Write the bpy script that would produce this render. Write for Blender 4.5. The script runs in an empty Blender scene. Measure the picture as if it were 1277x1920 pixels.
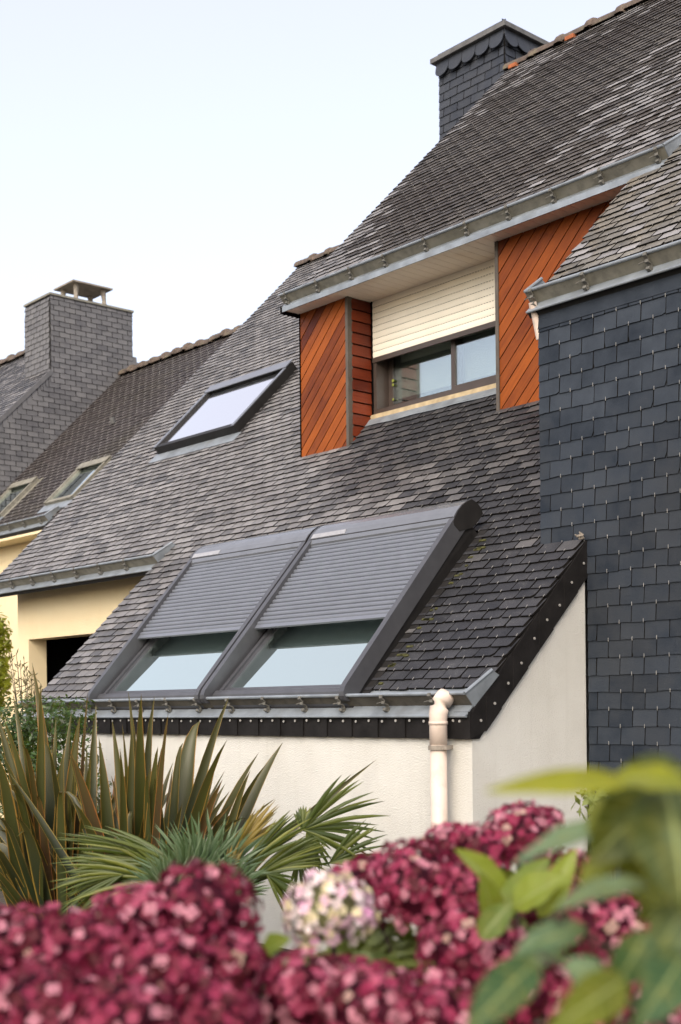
import bpy, math, random
import numpy as np
from mathutils import Vector, Matrix
R_ = math.radians
rng = random.Random(7)
scene = bpy.context.scene
COL = scene.collection

# ------------------------------------------------------------------ camera, sky, sun, exposure
FPX, CXP, VH, ROLL = 2450.0, 638.5, 1325.4, 0.011       # focal length in px of the 1277x1920 photo, optical axis, roll
ANG = math.atan(2146.5 / FPX)
FW = Vector((-math.cos(ANG), math.sin(ANG), 0)); RT = Vector((FW.y, -FW.x, 0)); UP = Vector((0, 0, 1))
CAM = Vector((5.214, -5.582, 0.196))
cam_d = bpy.data.cameras.new('camera'); cam = bpy.data.objects.new('camera', cam_d); COL.objects.link(cam)
r_ax = (RT - ROLL * UP).normalized(); u_ax = (UP + ROLL * RT).normalized()
m = Matrix((r_ax, u_ax, -FW)).transposed().to_4x4(); m.translation = CAM
cam.matrix_world = m
cam_d.sensor_fit = 'VERTICAL'; cam_d.sensor_height = 36; cam_d.sensor_width = 24
cam_d.lens = FPX / 1920 * 36; cam_d.shift_y = (VH - 960) / 1920
cam_d.clip_start = .05; cam_d.clip_end = 2000
cam_d.dof.use_dof = True; cam_d.dof.focus_distance = 9.3; cam_d.dof.aperture_fstop = 2.6
scene.camera = cam

SUN_DIR = Vector((.40, -.66, .56)).normalized()           # towards the hazy sun: high on the right
world = bpy.data.worlds.new('World'); scene.world = world; world.use_nodes = True
wn = world.node_tree; bg = wn.nodes['Background']
sky = wn.nodes.new('ShaderNodeTexSky'); sky.sky_type = 'NISHITA'; sky.sun_disc = False
sky.sun_elevation = math.asin(SUN_DIR.z); sky.sun_rotation = math.atan2(SUN_DIR.x, SUN_DIR.y)
sky.air_density = 1.0; sky.dust_density = 3.5; sky.ozone_density = 1.0; sky.altitude = 20
hz = wn.nodes.new('ShaderNodeMix'); hz.data_type = 'RGBA'; hz.inputs['Factor'].default_value = .36      # thin bright overcast veil over the clear sky
hz.inputs['B'].default_value = (4.4, 3.7, 3.2, 1); wn.links.new(sky.outputs[0], hz.inputs['A'])
wn.links.new(hz.outputs['Result'], bg.inputs[0]); bg.inputs[1].default_value = .13
sun_d = bpy.data.lights.new('sun', 'SUN'); sun_d.energy = .78; sun_d.angle = R_(50); sun_d.color = (1, .94, .83)
sun = bpy.data.objects.new('sun', sun_d); COL.objects.link(sun)
sun.rotation_euler = (-SUN_DIR).to_track_quat('-Z', 'Y').to_euler(); sun.location = (20, 12, 20)
scene.view_settings.view_transform = 'Standard'; scene.view_settings.look = 'None'
scene.view_settings.gamma = 1; scene.view_settings.exposure = 1.5; scene.view_settings.use_curve_mapping = False

def at(u, v, depth):                                      # photo pixel at a distance -> point in the place
    x = u - CXP; y = -(v - VH); xp = x + ROLL * y; yp = y - ROLL * x
    return CAM + (FW * FPX + RT * xp + UP * yp) * (depth / FPX)
def px(p):
    q = p - CAM; z = q.dot(FW)
    if z < .1: return (-1e5, -1e5, z)
    xp = q.dot(RT) / z * FPX; yp = q.dot(UP) / z * FPX
    return (CXP + xp - ROLL * yp, VH - (yp + ROLL * xp), z)

# ------------------------------------------------------------------ materials
def srgb(r, g, b):
    return tuple(((c/255)/12.92 if c/255 <= .04045 else ((c/255+.055)/1.055)**2.4) for c in (r, g, b))
class NT:
    def __init__(s, name):
        s.m = bpy.data.materials.new(name); s.m.use_nodes = True; s.t = s.m.node_tree; s.n = s.t.nodes
        s.b = s.n['Principled BSDF']; s.out = s.n['Material Output']
    def new(s, t, **k):
        n = s.n.new(t)
        for a, v in k.items(): setattr(n, a, v)
        return n
    def link(s, a, b): s.t.links.new(a, b)
    def pos(s, scale=(1,1,1), rot=(0,0,0)):
        g = s.new('ShaderNodeNewGeometry'); mp = s.new('ShaderNodeMapping')
        mp.inputs['Scale'].default_value = scale; mp.inputs['Rotation'].default_value = rot
        s.link(g.outputs['Position'], mp.inputs[0]); return mp.outputs[0]
    def noise(s, vec, scale, detail=4, rough=.55):
        n = s.new('ShaderNodeTexNoise'); n.inputs['Scale'].default_value = scale
        n.inputs['Detail'].default_value = detail; n.inputs['Roughness'].default_value = rough
        s.link(vec, n.inputs['Vector']); return n.outputs['Fac']
    def ramp(s, fac, stops):
        r = s.new('ShaderNodeValToRGB'); e = r.color_ramp.elements
        while len(e) < len(stops): e.new(.5)
        for i, (p, c) in enumerate(stops):
            e[i].position = p; e[i].color = (*c, 1) if len(c) == 3 else c
        s.link(fac, r.inputs[0]); return r.outputs[0]
    def mr(s, v, a, b, c, d):
        n = s.new('ShaderNodeMapRange')
        for i, x in zip(('From Min','From Max','To Min','To Max'), (a,b,c,d)): n.inputs[i].default_value = x
        s.link(v, n.inputs[0]); return n.outputs[0]
    def mix(s, fac, a, b, mode='MIX'):
        n = s.new('ShaderNodeMix', data_type='RGBA', blend_type=mode)
        for sock, v in ((n.inputs['Factor'], fac), (n.inputs['A'], a), (n.inputs['B'], b)):
            if hasattr(v, 'links') or hasattr(v, 'is_linked'): s.link(v, sock)
            else: sock.default_value = v if not isinstance(v, tuple) else (*v, 1)
        return n.outputs['Result']
    def math(s, op, a, b):
        n = s.new('ShaderNodeMath', operation=op)
        for sock, v in zip(n.inputs, (a, b)):
            if hasattr(v, 'is_linked'): s.link(v, sock)
            else: sock.default_value = v
        return n.outputs[0]
    def attr(s, name, out='Fac'):
        a = s.new('ShaderNodeAttribute', attribute_name=name); return a.outputs[out]
    def bump(s, h, dist=.01, strength=.6):
        b = s.new('ShaderNodeBump'); b.inputs['Distance'].default_value = dist; b.inputs['Strength'].default_value = strength
        s.link(h, b.inputs['Height']); s.link(b.outputs[0], s.b.inputs['Normal'])
    def set(s, color=None, rough=None, spec=None, metal=None):
        for k, v in (('Base Color', color), ('Roughness', rough), ('Specular IOR Level', spec), ('Metallic', metal)):
            if v is None: continue
            if hasattr(v, 'is_linked'): s.link(v, s.b.inputs[k])
            else: s.b.inputs[k].default_value = (*v, 1) if isinstance(v, tuple) else v
        return s

def slate_mat(name, dark, light, age, stain, lichen, rough=.45, stainamt=.6, lich=.62, spec=.3):
    dark, light, stain, lichen = [tuple(x * .74 for x in q) for q in (dark, light, stain, lichen)]
    t = NT(name); p = t.pos(); r = t.attr('rnd')
    big = t.noise(p, .55, 3); med = t.noise(p, 7, 4); fine = t.noise(p, 85, 3, .7)
    f = t.math('ADD', t.math('MULTIPLY', t.math('SUBTRACT', r, .5), .6), age)
    f = t.math('ADD', f, t.math('MULTIPLY', t.math('SUBTRACT', med, .5), 1.1))
    c = t.mix(t.mr(f, 0, 1, 0, 1), dark, light)
    sm = t.mr(t.math('ADD', big, t.math('MULTIPLY', t.math('SUBTRACT', med, .5), .5)), .45, .66, 0, stainamt)
    c = t.mix(sm, c, stain)
    sp = t.mr(t.math('ADD', fine, t.math('MULTIPLY', t.math('SUBTRACT', med, .5), .35)), lich, lich + .08, 0, .7)
    c = t.mix(sp, c, lichen)
    t.set(c, t.mr(fine, .3, .7, rough - .1, rough + .15), spec)
    t.bump(t.math('ADD', fine, t.math('MULTIPLY', med, 1.5)), .004, .55)
    return t.m
SL_OLD = slate_mat('slate_weathered', (.10,.096,.097), (.36,.348,.348), .56, (.13,.12,.115), (.50,.48,.45), .42, .4)
SL_MID = slate_mat('slate_mid', (.06,.06,.065), (.16,.157,.16), .45, (.09,.078,.07), (.30,.29,.27), .42, .4, .66)
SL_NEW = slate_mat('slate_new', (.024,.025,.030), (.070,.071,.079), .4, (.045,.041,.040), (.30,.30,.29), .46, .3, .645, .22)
SL_BROWN = slate_mat('slate_brown', (.040,.034,.029), (.14,.125,.11), .38, (.038,.027,.019), (.34,.31,.27), .5, .8, .62)
SL_MOSS = slate_mat('slate_lichen', (.07,.065,.056), (.23,.215,.19), .5, (.13,.09,.04), (.40,.38,.32), .55, .6, .585)
SL_WALL = slate_mat('slate_cladding', (.020,.027,.039), (.066,.080,.102), .42, (.036,.037,.038), (.16,.16,.15), .55, .45, .72, .12)
SL_FARW = slate_mat('slate_gable', (.12,.12,.13), (.22,.218,.225), .45, (.17,.165,.16), (.28,.28,.28), .5, .3, .74, .15)
SL_FARR = slate_mat('slate_far_roof', (.05,.042,.042), (.10,.086,.083), .4, (.055,.048,.026), (.2,.19,.18), .55, .55, .7)
SL_CHIM = slate_mat('slate_chimney', (.04,.047,.063), (.08,.09,.11), .4, (.06,.06,.062), (.16,.16,.16), .5, .25, .74, .15)

def simple(name, col, rough=.5, metal=0, nscale=12, namt=.25, bumpd=0, bscale=60, spec=.5, dirt=None, dirtscale=3):
    t = NT(name); p = t.pos(); n = t.noise(p, nscale, 4)
    c = t.mix(t.mr(n, .3, .7, 0, 1), tuple(x * (1 - namt) for x in col), tuple(min(1, x * (1 + namt)) for x in col))
    if dirt:
        d = t.noise(p, dirtscale, 6, .65); c = t.mix(t.mr(d, .52, .72, 0, .75), c, dirt)
    t.set(c, rough, spec, metal)
    if bumpd: t.bump(t.noise(p, bscale, 3, .6), bumpd, .8)
    return t.m
def stucco(name, col, dirt):
    t = NT(name); p = t.pos(); n = t.noise(p, 1.3, 5, .6); f = t.noise(p, 95, 4, .65); g = t.noise(p, 260, 2)
    c = t.mix(t.mr(n, .42, .75, 0, .5), col, dirt)
    vert = t.noise(t.pos((9, 9, .5)), 1, 5, .6)
    c = t.mix(t.mr(vert, .54, .75, 0, .32), c, dirt)
    t.set(c, .9, .25); t.bump(t.math('ADD', f, t.math('MULTIPLY', g, .3)), .012, .75); return t.m
M_WHITE = stucco('white_stucco', (.60,.595,.56), (.44,.425,.38))
M_YELLOW = stucco('cream_yellow_stucco', (.78,.66,.43), (.74,.58,.34))
M_ZINC = simple('zinc_blue', (.24,.27,.30), .45, .35, 6, .25, .002, 30, dirt=(.20,.21,.21), dirtscale=5)
M_ZINCOLD = simple('zinc_weathered', (.205,.195,.16), .65, .1, 14, .3, .003, 70, dirt=(.13,.12,.08), dirtscale=7)
M_ZINCDK = simple('zinc_dark_stained', (.085,.075,.058), .65, .1, 14, .35, .003, 70, dirt=(.05,.043,.03), dirtscale=7)
M_BRKT = simple('bracket_zinc', (.12,.115,.10), .6, .15, 20, .3)
M_HOOK = simple('hook_steel', (.36,.35,.33), .6, .3, 40, .2)
M_JOINT = simple('joint_dirt_shade', (.008,.007,.006), .95, spec=.05)  # joint moss and dirt, blackened to carry the shade of the gap
M_EDGE = simple('slate_edge', (.011,.010,.009), .9, spec=.05)  # near-black edge faces: shadow line under each course put into the colour
M_DECK = simple('roof_underlay', (.012,.012,.013), .9)
M_TRIM = simple('black_slate_trim', (.013,.012,.012), .6, 0, 9, .3, .002, 50, spec=.12)
M_RIDGE = simple('ridge_tile', (.085,.062,.048), .85, 0, 14, .45, .01, 40, dirt=(.13,.12,.075), dirtscale=8)
M_ORANGE = simple('ridge_mortar_orange', (.28,.085,.03), .9, 0, 20, .3)
M_MOSSY = simple('moss', (.05,.05,.012), .95, 0, 40, .5, .01, 120)
M_PVC = simple('pink_cream_pvc', (.58,.48,.41), .5, 0, 5, .08, dirt=(.40,.33,.27), dirtscale=6)
M_ALU = simple('anthracite_alu', (.075,.077,.086), .36, .3, 8, .12)
M_CASS = simple('cassette_grey', (.17,.18,.20), .26, .35, 8, .08)
M_ALUD = simple('anthracite_dark', (.018,.017,.017), .5, 0, 8, .2, spec=.25)
M_SLAT = simple('grey_shutter_slat', (.165,.178,.208), .34, .3, 8, .06)
M_SOLAR = simple('solar_strip', (.35,.35,.36), .25, .3, 30, .1)
M_BROWNALU = simple('brown_alu', (.055,.040,.033), .42, 0, 10, .12)
M_CREAM = simple('cream_shutter', (.88,.83,.70), .5, 0, 3, .05)
M_SOFFIT = simple('soffit_pvc', (.80,.70,.58), .5, 0, 4, .05, dirt=(.7,.57,.42), dirtscale=2)
M_BLACK = simple('black_gap', (.0045,.004,.004), .9, spec=.03)
M_POST = simple('brown_post', (.075,.062,.05), .6, 0, 12, .2)
M_SILL = simple('sill_wood', (.42,.33,.2), .7, 0, 15, .25)
M_CURT = simple('curtain', (.88,.82,.70), .9, 0, 5, .1)
M_ROOM = simple('room_dark', (.05,.04,.03), .9)
M_GARAGE = simple('garage_wood', (.012,.006,.004), .8, 0, 10, .3, spec=.05)  # near-black planks: the unlit depth of the garage is in the colour
M_CONC = simple('concrete', (.24,.21,.175), .9, 0, 9, .25, .006, 60, dirt=(.22,.20,.16), dirtscale=6)
M_CAPD = simple('dark_cap', (.10,.10,.10), .7, 0, 9, .3)
M_SOIL = simple('soil', (.045,.035,.024), .95, 0, 8, .4, .03, 20)
M_GREY = simple('grey_render', (.5,.5,.52), .9, 0, 5, .1)
M_ORN = simple('yellow_green_ornament', (.22,.25,.05), .4)

def wood_mat(name, a, b, rot):
    t = NT(name); r = t.attr('rnd')
    v = t.pos((1, 1, 1), rot); mp = t.new('ShaderNodeMapping'); mp.inputs['Scale'].default_value = (2.2, 30, 30); t.link(v, mp.inputs[0])
    g = t.noise(mp.outputs[0], 1.6, 6, .65); big = t.noise(t.pos(), 1.8, 4, .6)
    f = t.math('ADD', t.math('MULTIPLY', t.math('SUBTRACT', r, .5), .7), t.math('ADD', t.math('MULTIPLY', g, .8), t.math('MULTIPLY', t.math('SUBTRACT', big, .4), 1.1)))
    c = t.mix(t.mr(f, .05, .95, 0, 1), a, b)
    t.set(c, .45, .22); t.bump(g, .003, .5); return t.m
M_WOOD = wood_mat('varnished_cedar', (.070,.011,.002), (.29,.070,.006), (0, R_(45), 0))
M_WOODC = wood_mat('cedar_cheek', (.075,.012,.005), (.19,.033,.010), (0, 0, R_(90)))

def glass_mat(name, fac, tint, behind=None):
    t = NT(name); gl = t.new('ShaderNodeBsdfGlossy'); gl.inputs['Color'].default_value = (*tint, 1); gl.inputs['Roughness'].default_value = .015
    lw = t.new('ShaderNodeFresnel'); lw.inputs[0].default_value = 1.5
    f = t.mr(lw.outputs[0], 0.04, .5, fac, min(1, fac + .35))
    n = t.noise(t.pos(), 1.5, 2)
    bp = t.new('ShaderNodeBump'); bp.inputs['Distance'].default_value = .004; bp.inputs['Strength'].default_value = .15
    t.link(n, bp.inputs['Height']); t.link(bp.outputs[0], gl.inputs['Normal'])
    if behind is None:
        o = t.new('ShaderNodeBsdfTransparent'); o.inputs[0].default_value = (.8,.85,.83,1)
    else:
        o = t.new('ShaderNodeBsdfDiffuse'); o.inputs[0].default_value = (*behind, 1)
    mx = t.new('ShaderNodeMixShader'); t.link(f, mx.inputs[0]); t.link(o.outputs[0], mx.inputs[1]); t.link(gl.outputs[0], mx.inputs[2])
    t.link(mx.outputs[0], t.out.inputs[0]); return t.m
M_GLASSW = glass_mat('window_glass', .22, (.93,.97,1))
M_GLASSS = glass_mat('solar_glass', .86, (.86,.98,.91), (.03,.04,.035))
M_GLASSV = glass_mat('skylight_glass', .95, (1,1,1), (.2,.2,.2))
M_GLASSF = glass_mat('far_skylight_glass', .62, (.9,1,1), (.05,.06,.06))

def leaf_mat(name, stops, attr='rnd', rough=.45, trans=.3, tcol=(.25,.3,.03), spec=.4):
    t = NT(name); r = t.attr(attr); n = t.noise(t.pos(), 22, 3)
    f = t.math('ADD', t.math('MULTIPLY', r, .85), t.math('MULTIPLY', n, .2))
    c = t.ramp(f, stops); t.set(c, rough, spec)
    tr = t.new('ShaderNodeBsdfTranslucent'); tr.inputs[0].default_value = (*tcol, 1)
    mx = t.new('ShaderNodeMixShader'); mx.inputs[0].default_value = trans
    t.link(t.b.outputs[0], mx.inputs[1]); t.link(tr.outputs[0], mx.inputs[2]); t.link(mx.outputs[0], t.out.inputs[0]); return t.m
M_BUSH = leaf_mat('shrub_leaf', [(0,(.008,.022,.006)),(.5,(.022,.052,.010)),(1,(.06,.11,.02))], trans=.2, rough=.35)
M_LIME = leaf_mat('lime_leaf', [(0,(.07,.09,.008)),(.5,(.17,.20,.015)),(1,(.34,.36,.03))], trans=.4, tcol=(.5,.5,.03))
M_TWIG = leaf_mat('dry_twig', [(0,(.05,.04,.015)),(.5,(.09,.075,.025)),(1,(.14,.12,.04))], trans=.05)
M_BARK = simple('bark', (.06,.045,.03), .9, 0, 20, .3, .01, 60)
M_HLEAF = leaf_mat('hydrangea_leaf', [(0,(.02,.05,.012)),(.5,(.09,.14,.02)),(1,(.24,.29,.03))], trans=.3, tcol=(.35,.4,.03))
def veined(mat):
    t = NT.__new__(NT); t.m = mat; t.t = mat.node_tree; t.n = t.t.nodes; t.b = t.n['Principled BSDF']
    src = t.b.inputs['Base Color'].links[0].from_socket
    e, al = t.attr('edge'), t.attr('along')
    fr_ = t.math('FRACT', t.math('SUBTRACT', t.math('MULTIPLY', al, 9.0), t.math('MULTIPLY', e, 1.6)), 0)
    v = t.math('MAXIMUM', t.mr(fr_, .0, .16, .55, 0), t.mr(e, .02, .09, .9, 0))
    bl = t.noise(t.pos(), 55, 4, .65)
    c = t.mix(t.mr(bl, .45, .75, 0, .55), src, (.16,.15,.03)); c = t.mix(v, c, (.24,.28,.10)); t.link(c, t.b.inputs['Base Color'])
    t.bump(v, .0015, .5); return mat
M_BIGLEAF = leaf_mat('broad_leaf', [(0,(.012,.040,.016)),(.22,(.024,.070,.030)),(.4,(.13,.20,.12)),(.55,(.028,.040,.004)),(.75,(.11,.13,.008)),(1,(.30,.30,.012))], trans=.24, tcol=(.26,.26,.012), rough=.5, spec=.2)
veined(M_BIGLEAF); veined(M_HLEAF)
M_PALMB = leaf_mat('palm_blue', [(0,(.024,.05,.025)),(.5,(.072,.12,.062)),(1,(.20,.26,.17))], trans=.2)
M_PALMY = leaf_mat('palm_yellow_green', [(0,(.014,.028,.006)),(.5,(.052,.075,.010)),(1,(.15,.16,.02))], trans=.2, tcol=(.16,.18,.014))
M_PALMO = leaf_mat('palm_amber', [(0,(.07,.065,.01)),(.5,(.16,.115,.014)),(1,(.26,.17,.02))], trans=.2, tcol=(.2,.14,.01))
def flax_mat():
    t = NT('flax_leaf'); r = t.attr('rnd'); e = t.attr('edge'); al = t.attr('along')
    st = t.noise(t.pos((40, 40, 2)), 1, 4)
    f = t.math('ADD', t.math('MULTIPLY', r, .8), t.math('MULTIPLY', st, .3))
    c = t.ramp(f, [(.1,(.011,.020,.014)),(.4,(.017,.025,.009)),(.65,(.028,.038,.008)),(.95,(.045,.018,.011))])
    tip = t.mr(al, .5, 1, 0, .4); c = t.mix(tip, c, (.10,.085,.013))
    ed = t.mr(e, .82, .98, 0, .9); c = t.mix(ed, c, t.mix(r, (.30,.22,.035), (.32,.10,.025)))
    t.set(c, .42, .45)
    tr = t.new('ShaderNodeBsdfTranslucent'); t.link(t.mix(.5, c, (.35,.22,.02)), tr.inputs[0])
    mx = t.new('ShaderNodeMixShader'); mx.inputs[0].default_value = .14
    t.link(t.b.outputs[0], mx.inputs[1]); t.link(tr.outputs[0], mx.inputs[2]); t.link(mx.outputs[0], t.out.inputs[0]); return t.m
M_FLAX = flax_mat()
def petal_mat():
    t = NT('hydrangea_petal'); c = t.attr('Col', 'Color')
    t.set(c, .6, .25)
    tr = t.new('ShaderNodeBsdfTranslucent'); t.link(c, tr.inputs[0])
    mx = t.new('ShaderNodeMixShader'); mx.inputs[0].default_value = .18
    t.link(t.b.outputs[0], mx.inputs[1]); t.link(tr.outputs[0], mx.inputs[2]); t.link(mx.outputs[0], t.out.inputs[0]); return t.m
M_PETAL = petal_mat()

# ------------------------------------------------------------------ mesh helpers
class MB:
    def __init__(s): s.v = []; s.f = []; s.mi = []; s.rnd = []; s.sm = False
    def add(s, verts, faces, mi=0, rnd=.5):
        o = len(s.v); s.v += [tuple(v) for v in verts]
        for f in faces: s.f.append(tuple(i + o for i in f)); s.mi.append(mi); s.rnd.append(rnd)
        return s
    def box(s, a, b, mi=0, rnd=.5, fr=None):
        (x0,y0,z0), (x1,y1,z1) = a, b
        vs = [(x0,y0,z0),(x1,y0,z0),(x1,y1,z0),(x0,y1,z0),(x0,y0,z1),(x1,y0,z1),(x1,y1,z1),(x0,y1,z1)]
        if fr: vs = [fr(*v) for v in vs]
        return s.add(vs, [(0,3,2,1),(4,5,6,7),(0,1,5,4),(1,2,6,5),(2,3,7,6),(3,0,4,7)], mi, rnd)
    def prism(s, poly, d, mi=0, rnd=.5):                 # closed polygon (list of Vector) extruded by vector d
        n = len(poly); d = Vector(d); vs = [Vector(p) for p in poly] + [Vector(p) + d for p in poly]
        fs = [tuple(range(n))[::-1], tuple(range(n, 2*n))] + [(i, (i+1) % n, n + (i+1) % n, n + i) for i in range(n)]
        return s.add(vs, fs, mi, rnd)
    def tube(s, pts, r, n=8, mi=0, rnd=.5, cap=True):
        pts = [Vector(p) for p in pts]; rs = r if isinstance(r, (list, tuple)) else [r] * len(pts); vs = []; fs = []
        for i, p in enumerate(pts):
            d = (pts[min(i+1, len(pts)-1)] - pts[max(i-1, 0)]).normalized()
            a = Vector((0,0,1)) if abs(d.z) < .9 else Vector((1,0,0)); u = d.cross(a).normalized(); w = d.cross(u)
            vs += [p + (u * math.cos(2*math.pi*k/n) + w * math.sin(2*math.pi*k/n)) * rs[i] for k in range(n)]
        for i in range(len(pts) - 1):
            for k in range(n): fs.append((i*n+k, i*n+(k+1) % n, (i+1)*n+(k+1) % n, (i+1)*n+k))
        if cap: fs += [tuple(range(n))[::-1], tuple(range((len(pts)-1)*n, len(pts)*n))]
        return s.add(vs, fs, mi, rnd)
    def ribbon(s, pts, across, th, mi=0):                # polyline given thickness, extruded along vector `across`
        pts = [Vector(p) for p in pts]; across = Vector(across); top = []; bot = []
        for i, p in enumerate(pts):
            d = (pts[min(i+1, len(pts)-1)] - pts[max(i-1, 0)]).normalized(); nn = d.cross(across).normalized()
            top.append(p + nn * th / 2); bot.append(p - nn * th / 2)
        return s.prism(top + bot[::-1], across, mi)
    def mesh(s, name, mats):
        me = bpy.data.meshes.new(name); me.from_pydata(s.v, [], s.f)
        for mt in (mats if isinstance(mats, (list, tuple)) else [mats]): me.materials.append(mt)
        me.polygons.foreach_set('material_index', s.mi)
        a = me.attributes.new('rnd', 'FLOAT', 'FACE'); a.data.foreach_set('value', s.rnd)
        if s.sm: me.polygons.foreach_set('use_smooth', [True] * len(s.f))
        me.update(); return me
    def build(s, name, mats, parent=None, stuff=False, label=None):
        return link(name, s.mesh(name, mats), parent, None, stuff, label)
BASE = {}
def link(name, me, parent=None, mat=None, stuff=False, label=None):
    o = bpy.data.objects.new(name, me); COL.objects.link(o)
    if mat is not None: o.matrix_basis = mat
    if parent is not None:
        o.parent = parent
        if parent.name in BASE: o.matrix_parent_inverse = Matrix.Translation(-BASE[parent.name])
    if stuff: o['kind'] = 'stuff'
    if label: o['label'] = label
    return o
def thing(name, loc, label, cat, group=None):
    o = bpy.data.objects.new(name, None); COL.objects.link(o); o.location = loc; BASE[o.name] = Vector(loc); o.empty_display_size = .2
    o['label'] = label; o['category'] = cat
    if group: o['group'] = group
    return o
def structure(o): o['kind'] = 'structure'; return o
S2 = math.sqrt(2)
def roofP(c): return lambda s, t, n: Vector((s, (t - n) / S2, (t + n) / S2 + c))

# ---- slates: a field of overlapping pieces on the plane O + s*S + t*T
def slate_template(w, e, chip, th, lift, rounded=False):
    L = 2 * e; vs = []; b = []
    if rounded:
        for k in range(9):
            a = math.pi + math.pi * k / 8; b.append((math.cos(a) * w / 2 * .97, e * .55 + math.sin(a) * e * .55))
    else:
        c1, c2 = chip
        h = w / 2
        b = ([(-h, c1[1]), (-h + c1[0], 0)] if c1[0] > 0 else [(-h, 0)]) + [(-.1*w, rng.uniform(-.02,.03)*e), (.17*w, rng.uniform(-.02,.03)*e)] + ([(h - c2[0], 0), (h, c2[1])] if c2[0] > 0 else [(h, 0)])
    up = [(w/2, L), (-w/2, L)]; out = b + up; n = len(out)
    hz = lambda t: lift * (1 - t / L) + .002
    top = [(x, t, hz(t)) for x, t in out]; low = [(x, t, hz(t) - th) for x, t in out]
    faces = [tuple(range(n))] + [(i, n + i, n + i + 1, i + 1) for i in range(len(b) - 1)]
    faces += [(len(b)-1, n + len(b)-1, n + len(b), len(b)), (n-1, 2*n-1, n, 0)]
    return top + low, faces
def field(part, O, S, T, w, e, tmin, tmax, spans, mats, pick, n_ind=300, th=.010, lift=.021, gap=.0048, chipp=.35, hook=0, seed=1, jit=1.0, name='slate', limit=None):
    rg = random.Random(seed); S = Vector(S).normalized(); T = Vector(T).normalized(); N = S.cross(T).normalized(); O = Vector(O)
    tmpl = []
    for k in range(14):
        c1 = (rg.uniform(.04,.16)*w, rg.uniform(.08,.3)*e) if rg.random() < chipp else (0,0)
        c2 = (rg.uniform(.04,.16)*w, rg.uniform(.08,.3)*e) if rg.random() < chipp else (0,0)
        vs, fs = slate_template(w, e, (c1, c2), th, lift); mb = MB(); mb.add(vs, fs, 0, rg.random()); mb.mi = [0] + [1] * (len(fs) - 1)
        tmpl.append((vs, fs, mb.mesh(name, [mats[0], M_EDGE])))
    items = []; hooks = MB(); dirt = MB(); k = 0; t0 = tmin  # dirt: dark strips between slates, joint moss plus painted gap shade
    while t0 < tmax - .02:
        off = (k % 2) * w * .5 + rg.uniform(-.03, .03) * w
        for (a, b) in spans(t0 + e * .5):
            i0 = math.floor((a - off) / w); i1 = math.ceil((b - off) / w)
            for i in range(i0, i1):
                l = max(a, off + i * w + gap); r = min(b, off + (i + 1) * w - gap)
                if r - l < .018: continue
                if off + (i + 1) * w < b - .004:
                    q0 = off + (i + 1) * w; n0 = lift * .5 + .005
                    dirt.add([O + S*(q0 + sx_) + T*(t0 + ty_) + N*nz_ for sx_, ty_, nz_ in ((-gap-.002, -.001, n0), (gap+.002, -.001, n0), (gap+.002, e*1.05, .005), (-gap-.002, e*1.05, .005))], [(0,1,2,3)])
                items.append((l, r, t0 + rg.uniform(-.05, .05) * e * jit, rg.randrange(14), rg.random(), rg.gauss(0, .010) * jit, rg.uniform(-.001, .003) * jit))
                if hook and off + i * w > a + .01 and rg.random() < .85:
                    p = O + S * (off + i * w + w * .5) + T * (t0 - .004); 
                    if l < off + i*w + w*.5 < r:
                        hooks.box((-hook*.5, -.004, lift + .001), (hook*.5, hook*9, lift + .004), fr=lambda x, y, z, p=p: p + S*x + T*y + N*z)
        t0 += e; k += 1
    scored = []
    for j, (l, r, t, v, q, rot, dn) in enumerate(items):
        p = O + S * ((l + r) / 2) + T * (t + e/2); u, y, z = px(p)
        vis = -30 < u < 1300 and -30 < y < 1650 and (limit is None or limit(u, y))
        scored.append((z if vis else z + 1e4, j))
    scored.sort(); ind = set(j for z, j in scored[:n_ind] if z < 1e4)
    joined = MB(); objs = 0
    for j, (l, r, t, v, q, rot, dn) in enumerate(items):
        p = O + S * ((l + r) / 2) + T * t; mi = pick((l + r) / 2, t, q, rg); sx = (r - l) / w
        L = min(2 * e, tmax + e * .3 - t); sy = max(.3, L / (2 * e))
        S2_ = S * math.cos(rot) + T * math.sin(rot); T2_ = T * math.cos(rot) - S * math.sin(rot)
        M = Matrix(((S2_.x*sx, T2_.x*sy, N.x, 0), (S2_.y*sx, T2_.y*sy, N.y, 0), (S2_.z*sx, T2_.z*sy, N.z, 0), (0,0,0,1)))
        M.translation = p + N * dn
        if j in ind:
            o = link(name, tmpl[v][2], part, M)
            if mi: o.material_slots[0].link = 'OBJECT'; o.material_slots[0].material = mats[mi]
        else:
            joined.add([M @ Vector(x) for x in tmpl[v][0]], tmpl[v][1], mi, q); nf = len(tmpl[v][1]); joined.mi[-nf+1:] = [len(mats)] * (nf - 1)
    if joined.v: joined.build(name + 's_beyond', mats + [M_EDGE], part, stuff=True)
    if dirt.v: dirt.build('joint_dirt_shade', M_JOINT, part, stuff=True)
    if hooks.v: hooks.build('slate_hooks', M_HOOK, part, stuff=True)
    return len(items)

def clip_poly(poly, a, b, c):                             # keep a*x+b*y <= c
    out = []
    for i in range(len(poly)):
        p, q = poly[i], poly[(i+1) % len(poly)]; dp = a*p[0]+b*p[1]-c; dq = a*q[0]+b*q[1]-c
        if dp <= 0: out.append(p)
        if dp * dq < 0: k = dp / (dp - dq); out.append((p[0]+(q[0]-p[0])*k, p[1]+(q[1]-p[1])*k))
    return out

# ------------------------------------------------------------------ ground
GZ = -1.45
g = MB(); g.add([(-600,-600,GZ),(600,-600,GZ),(600,600,GZ),(-600,600,GZ)], [(0,1,2,3)])
structure(g.build('ground', M_SOIL))

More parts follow.
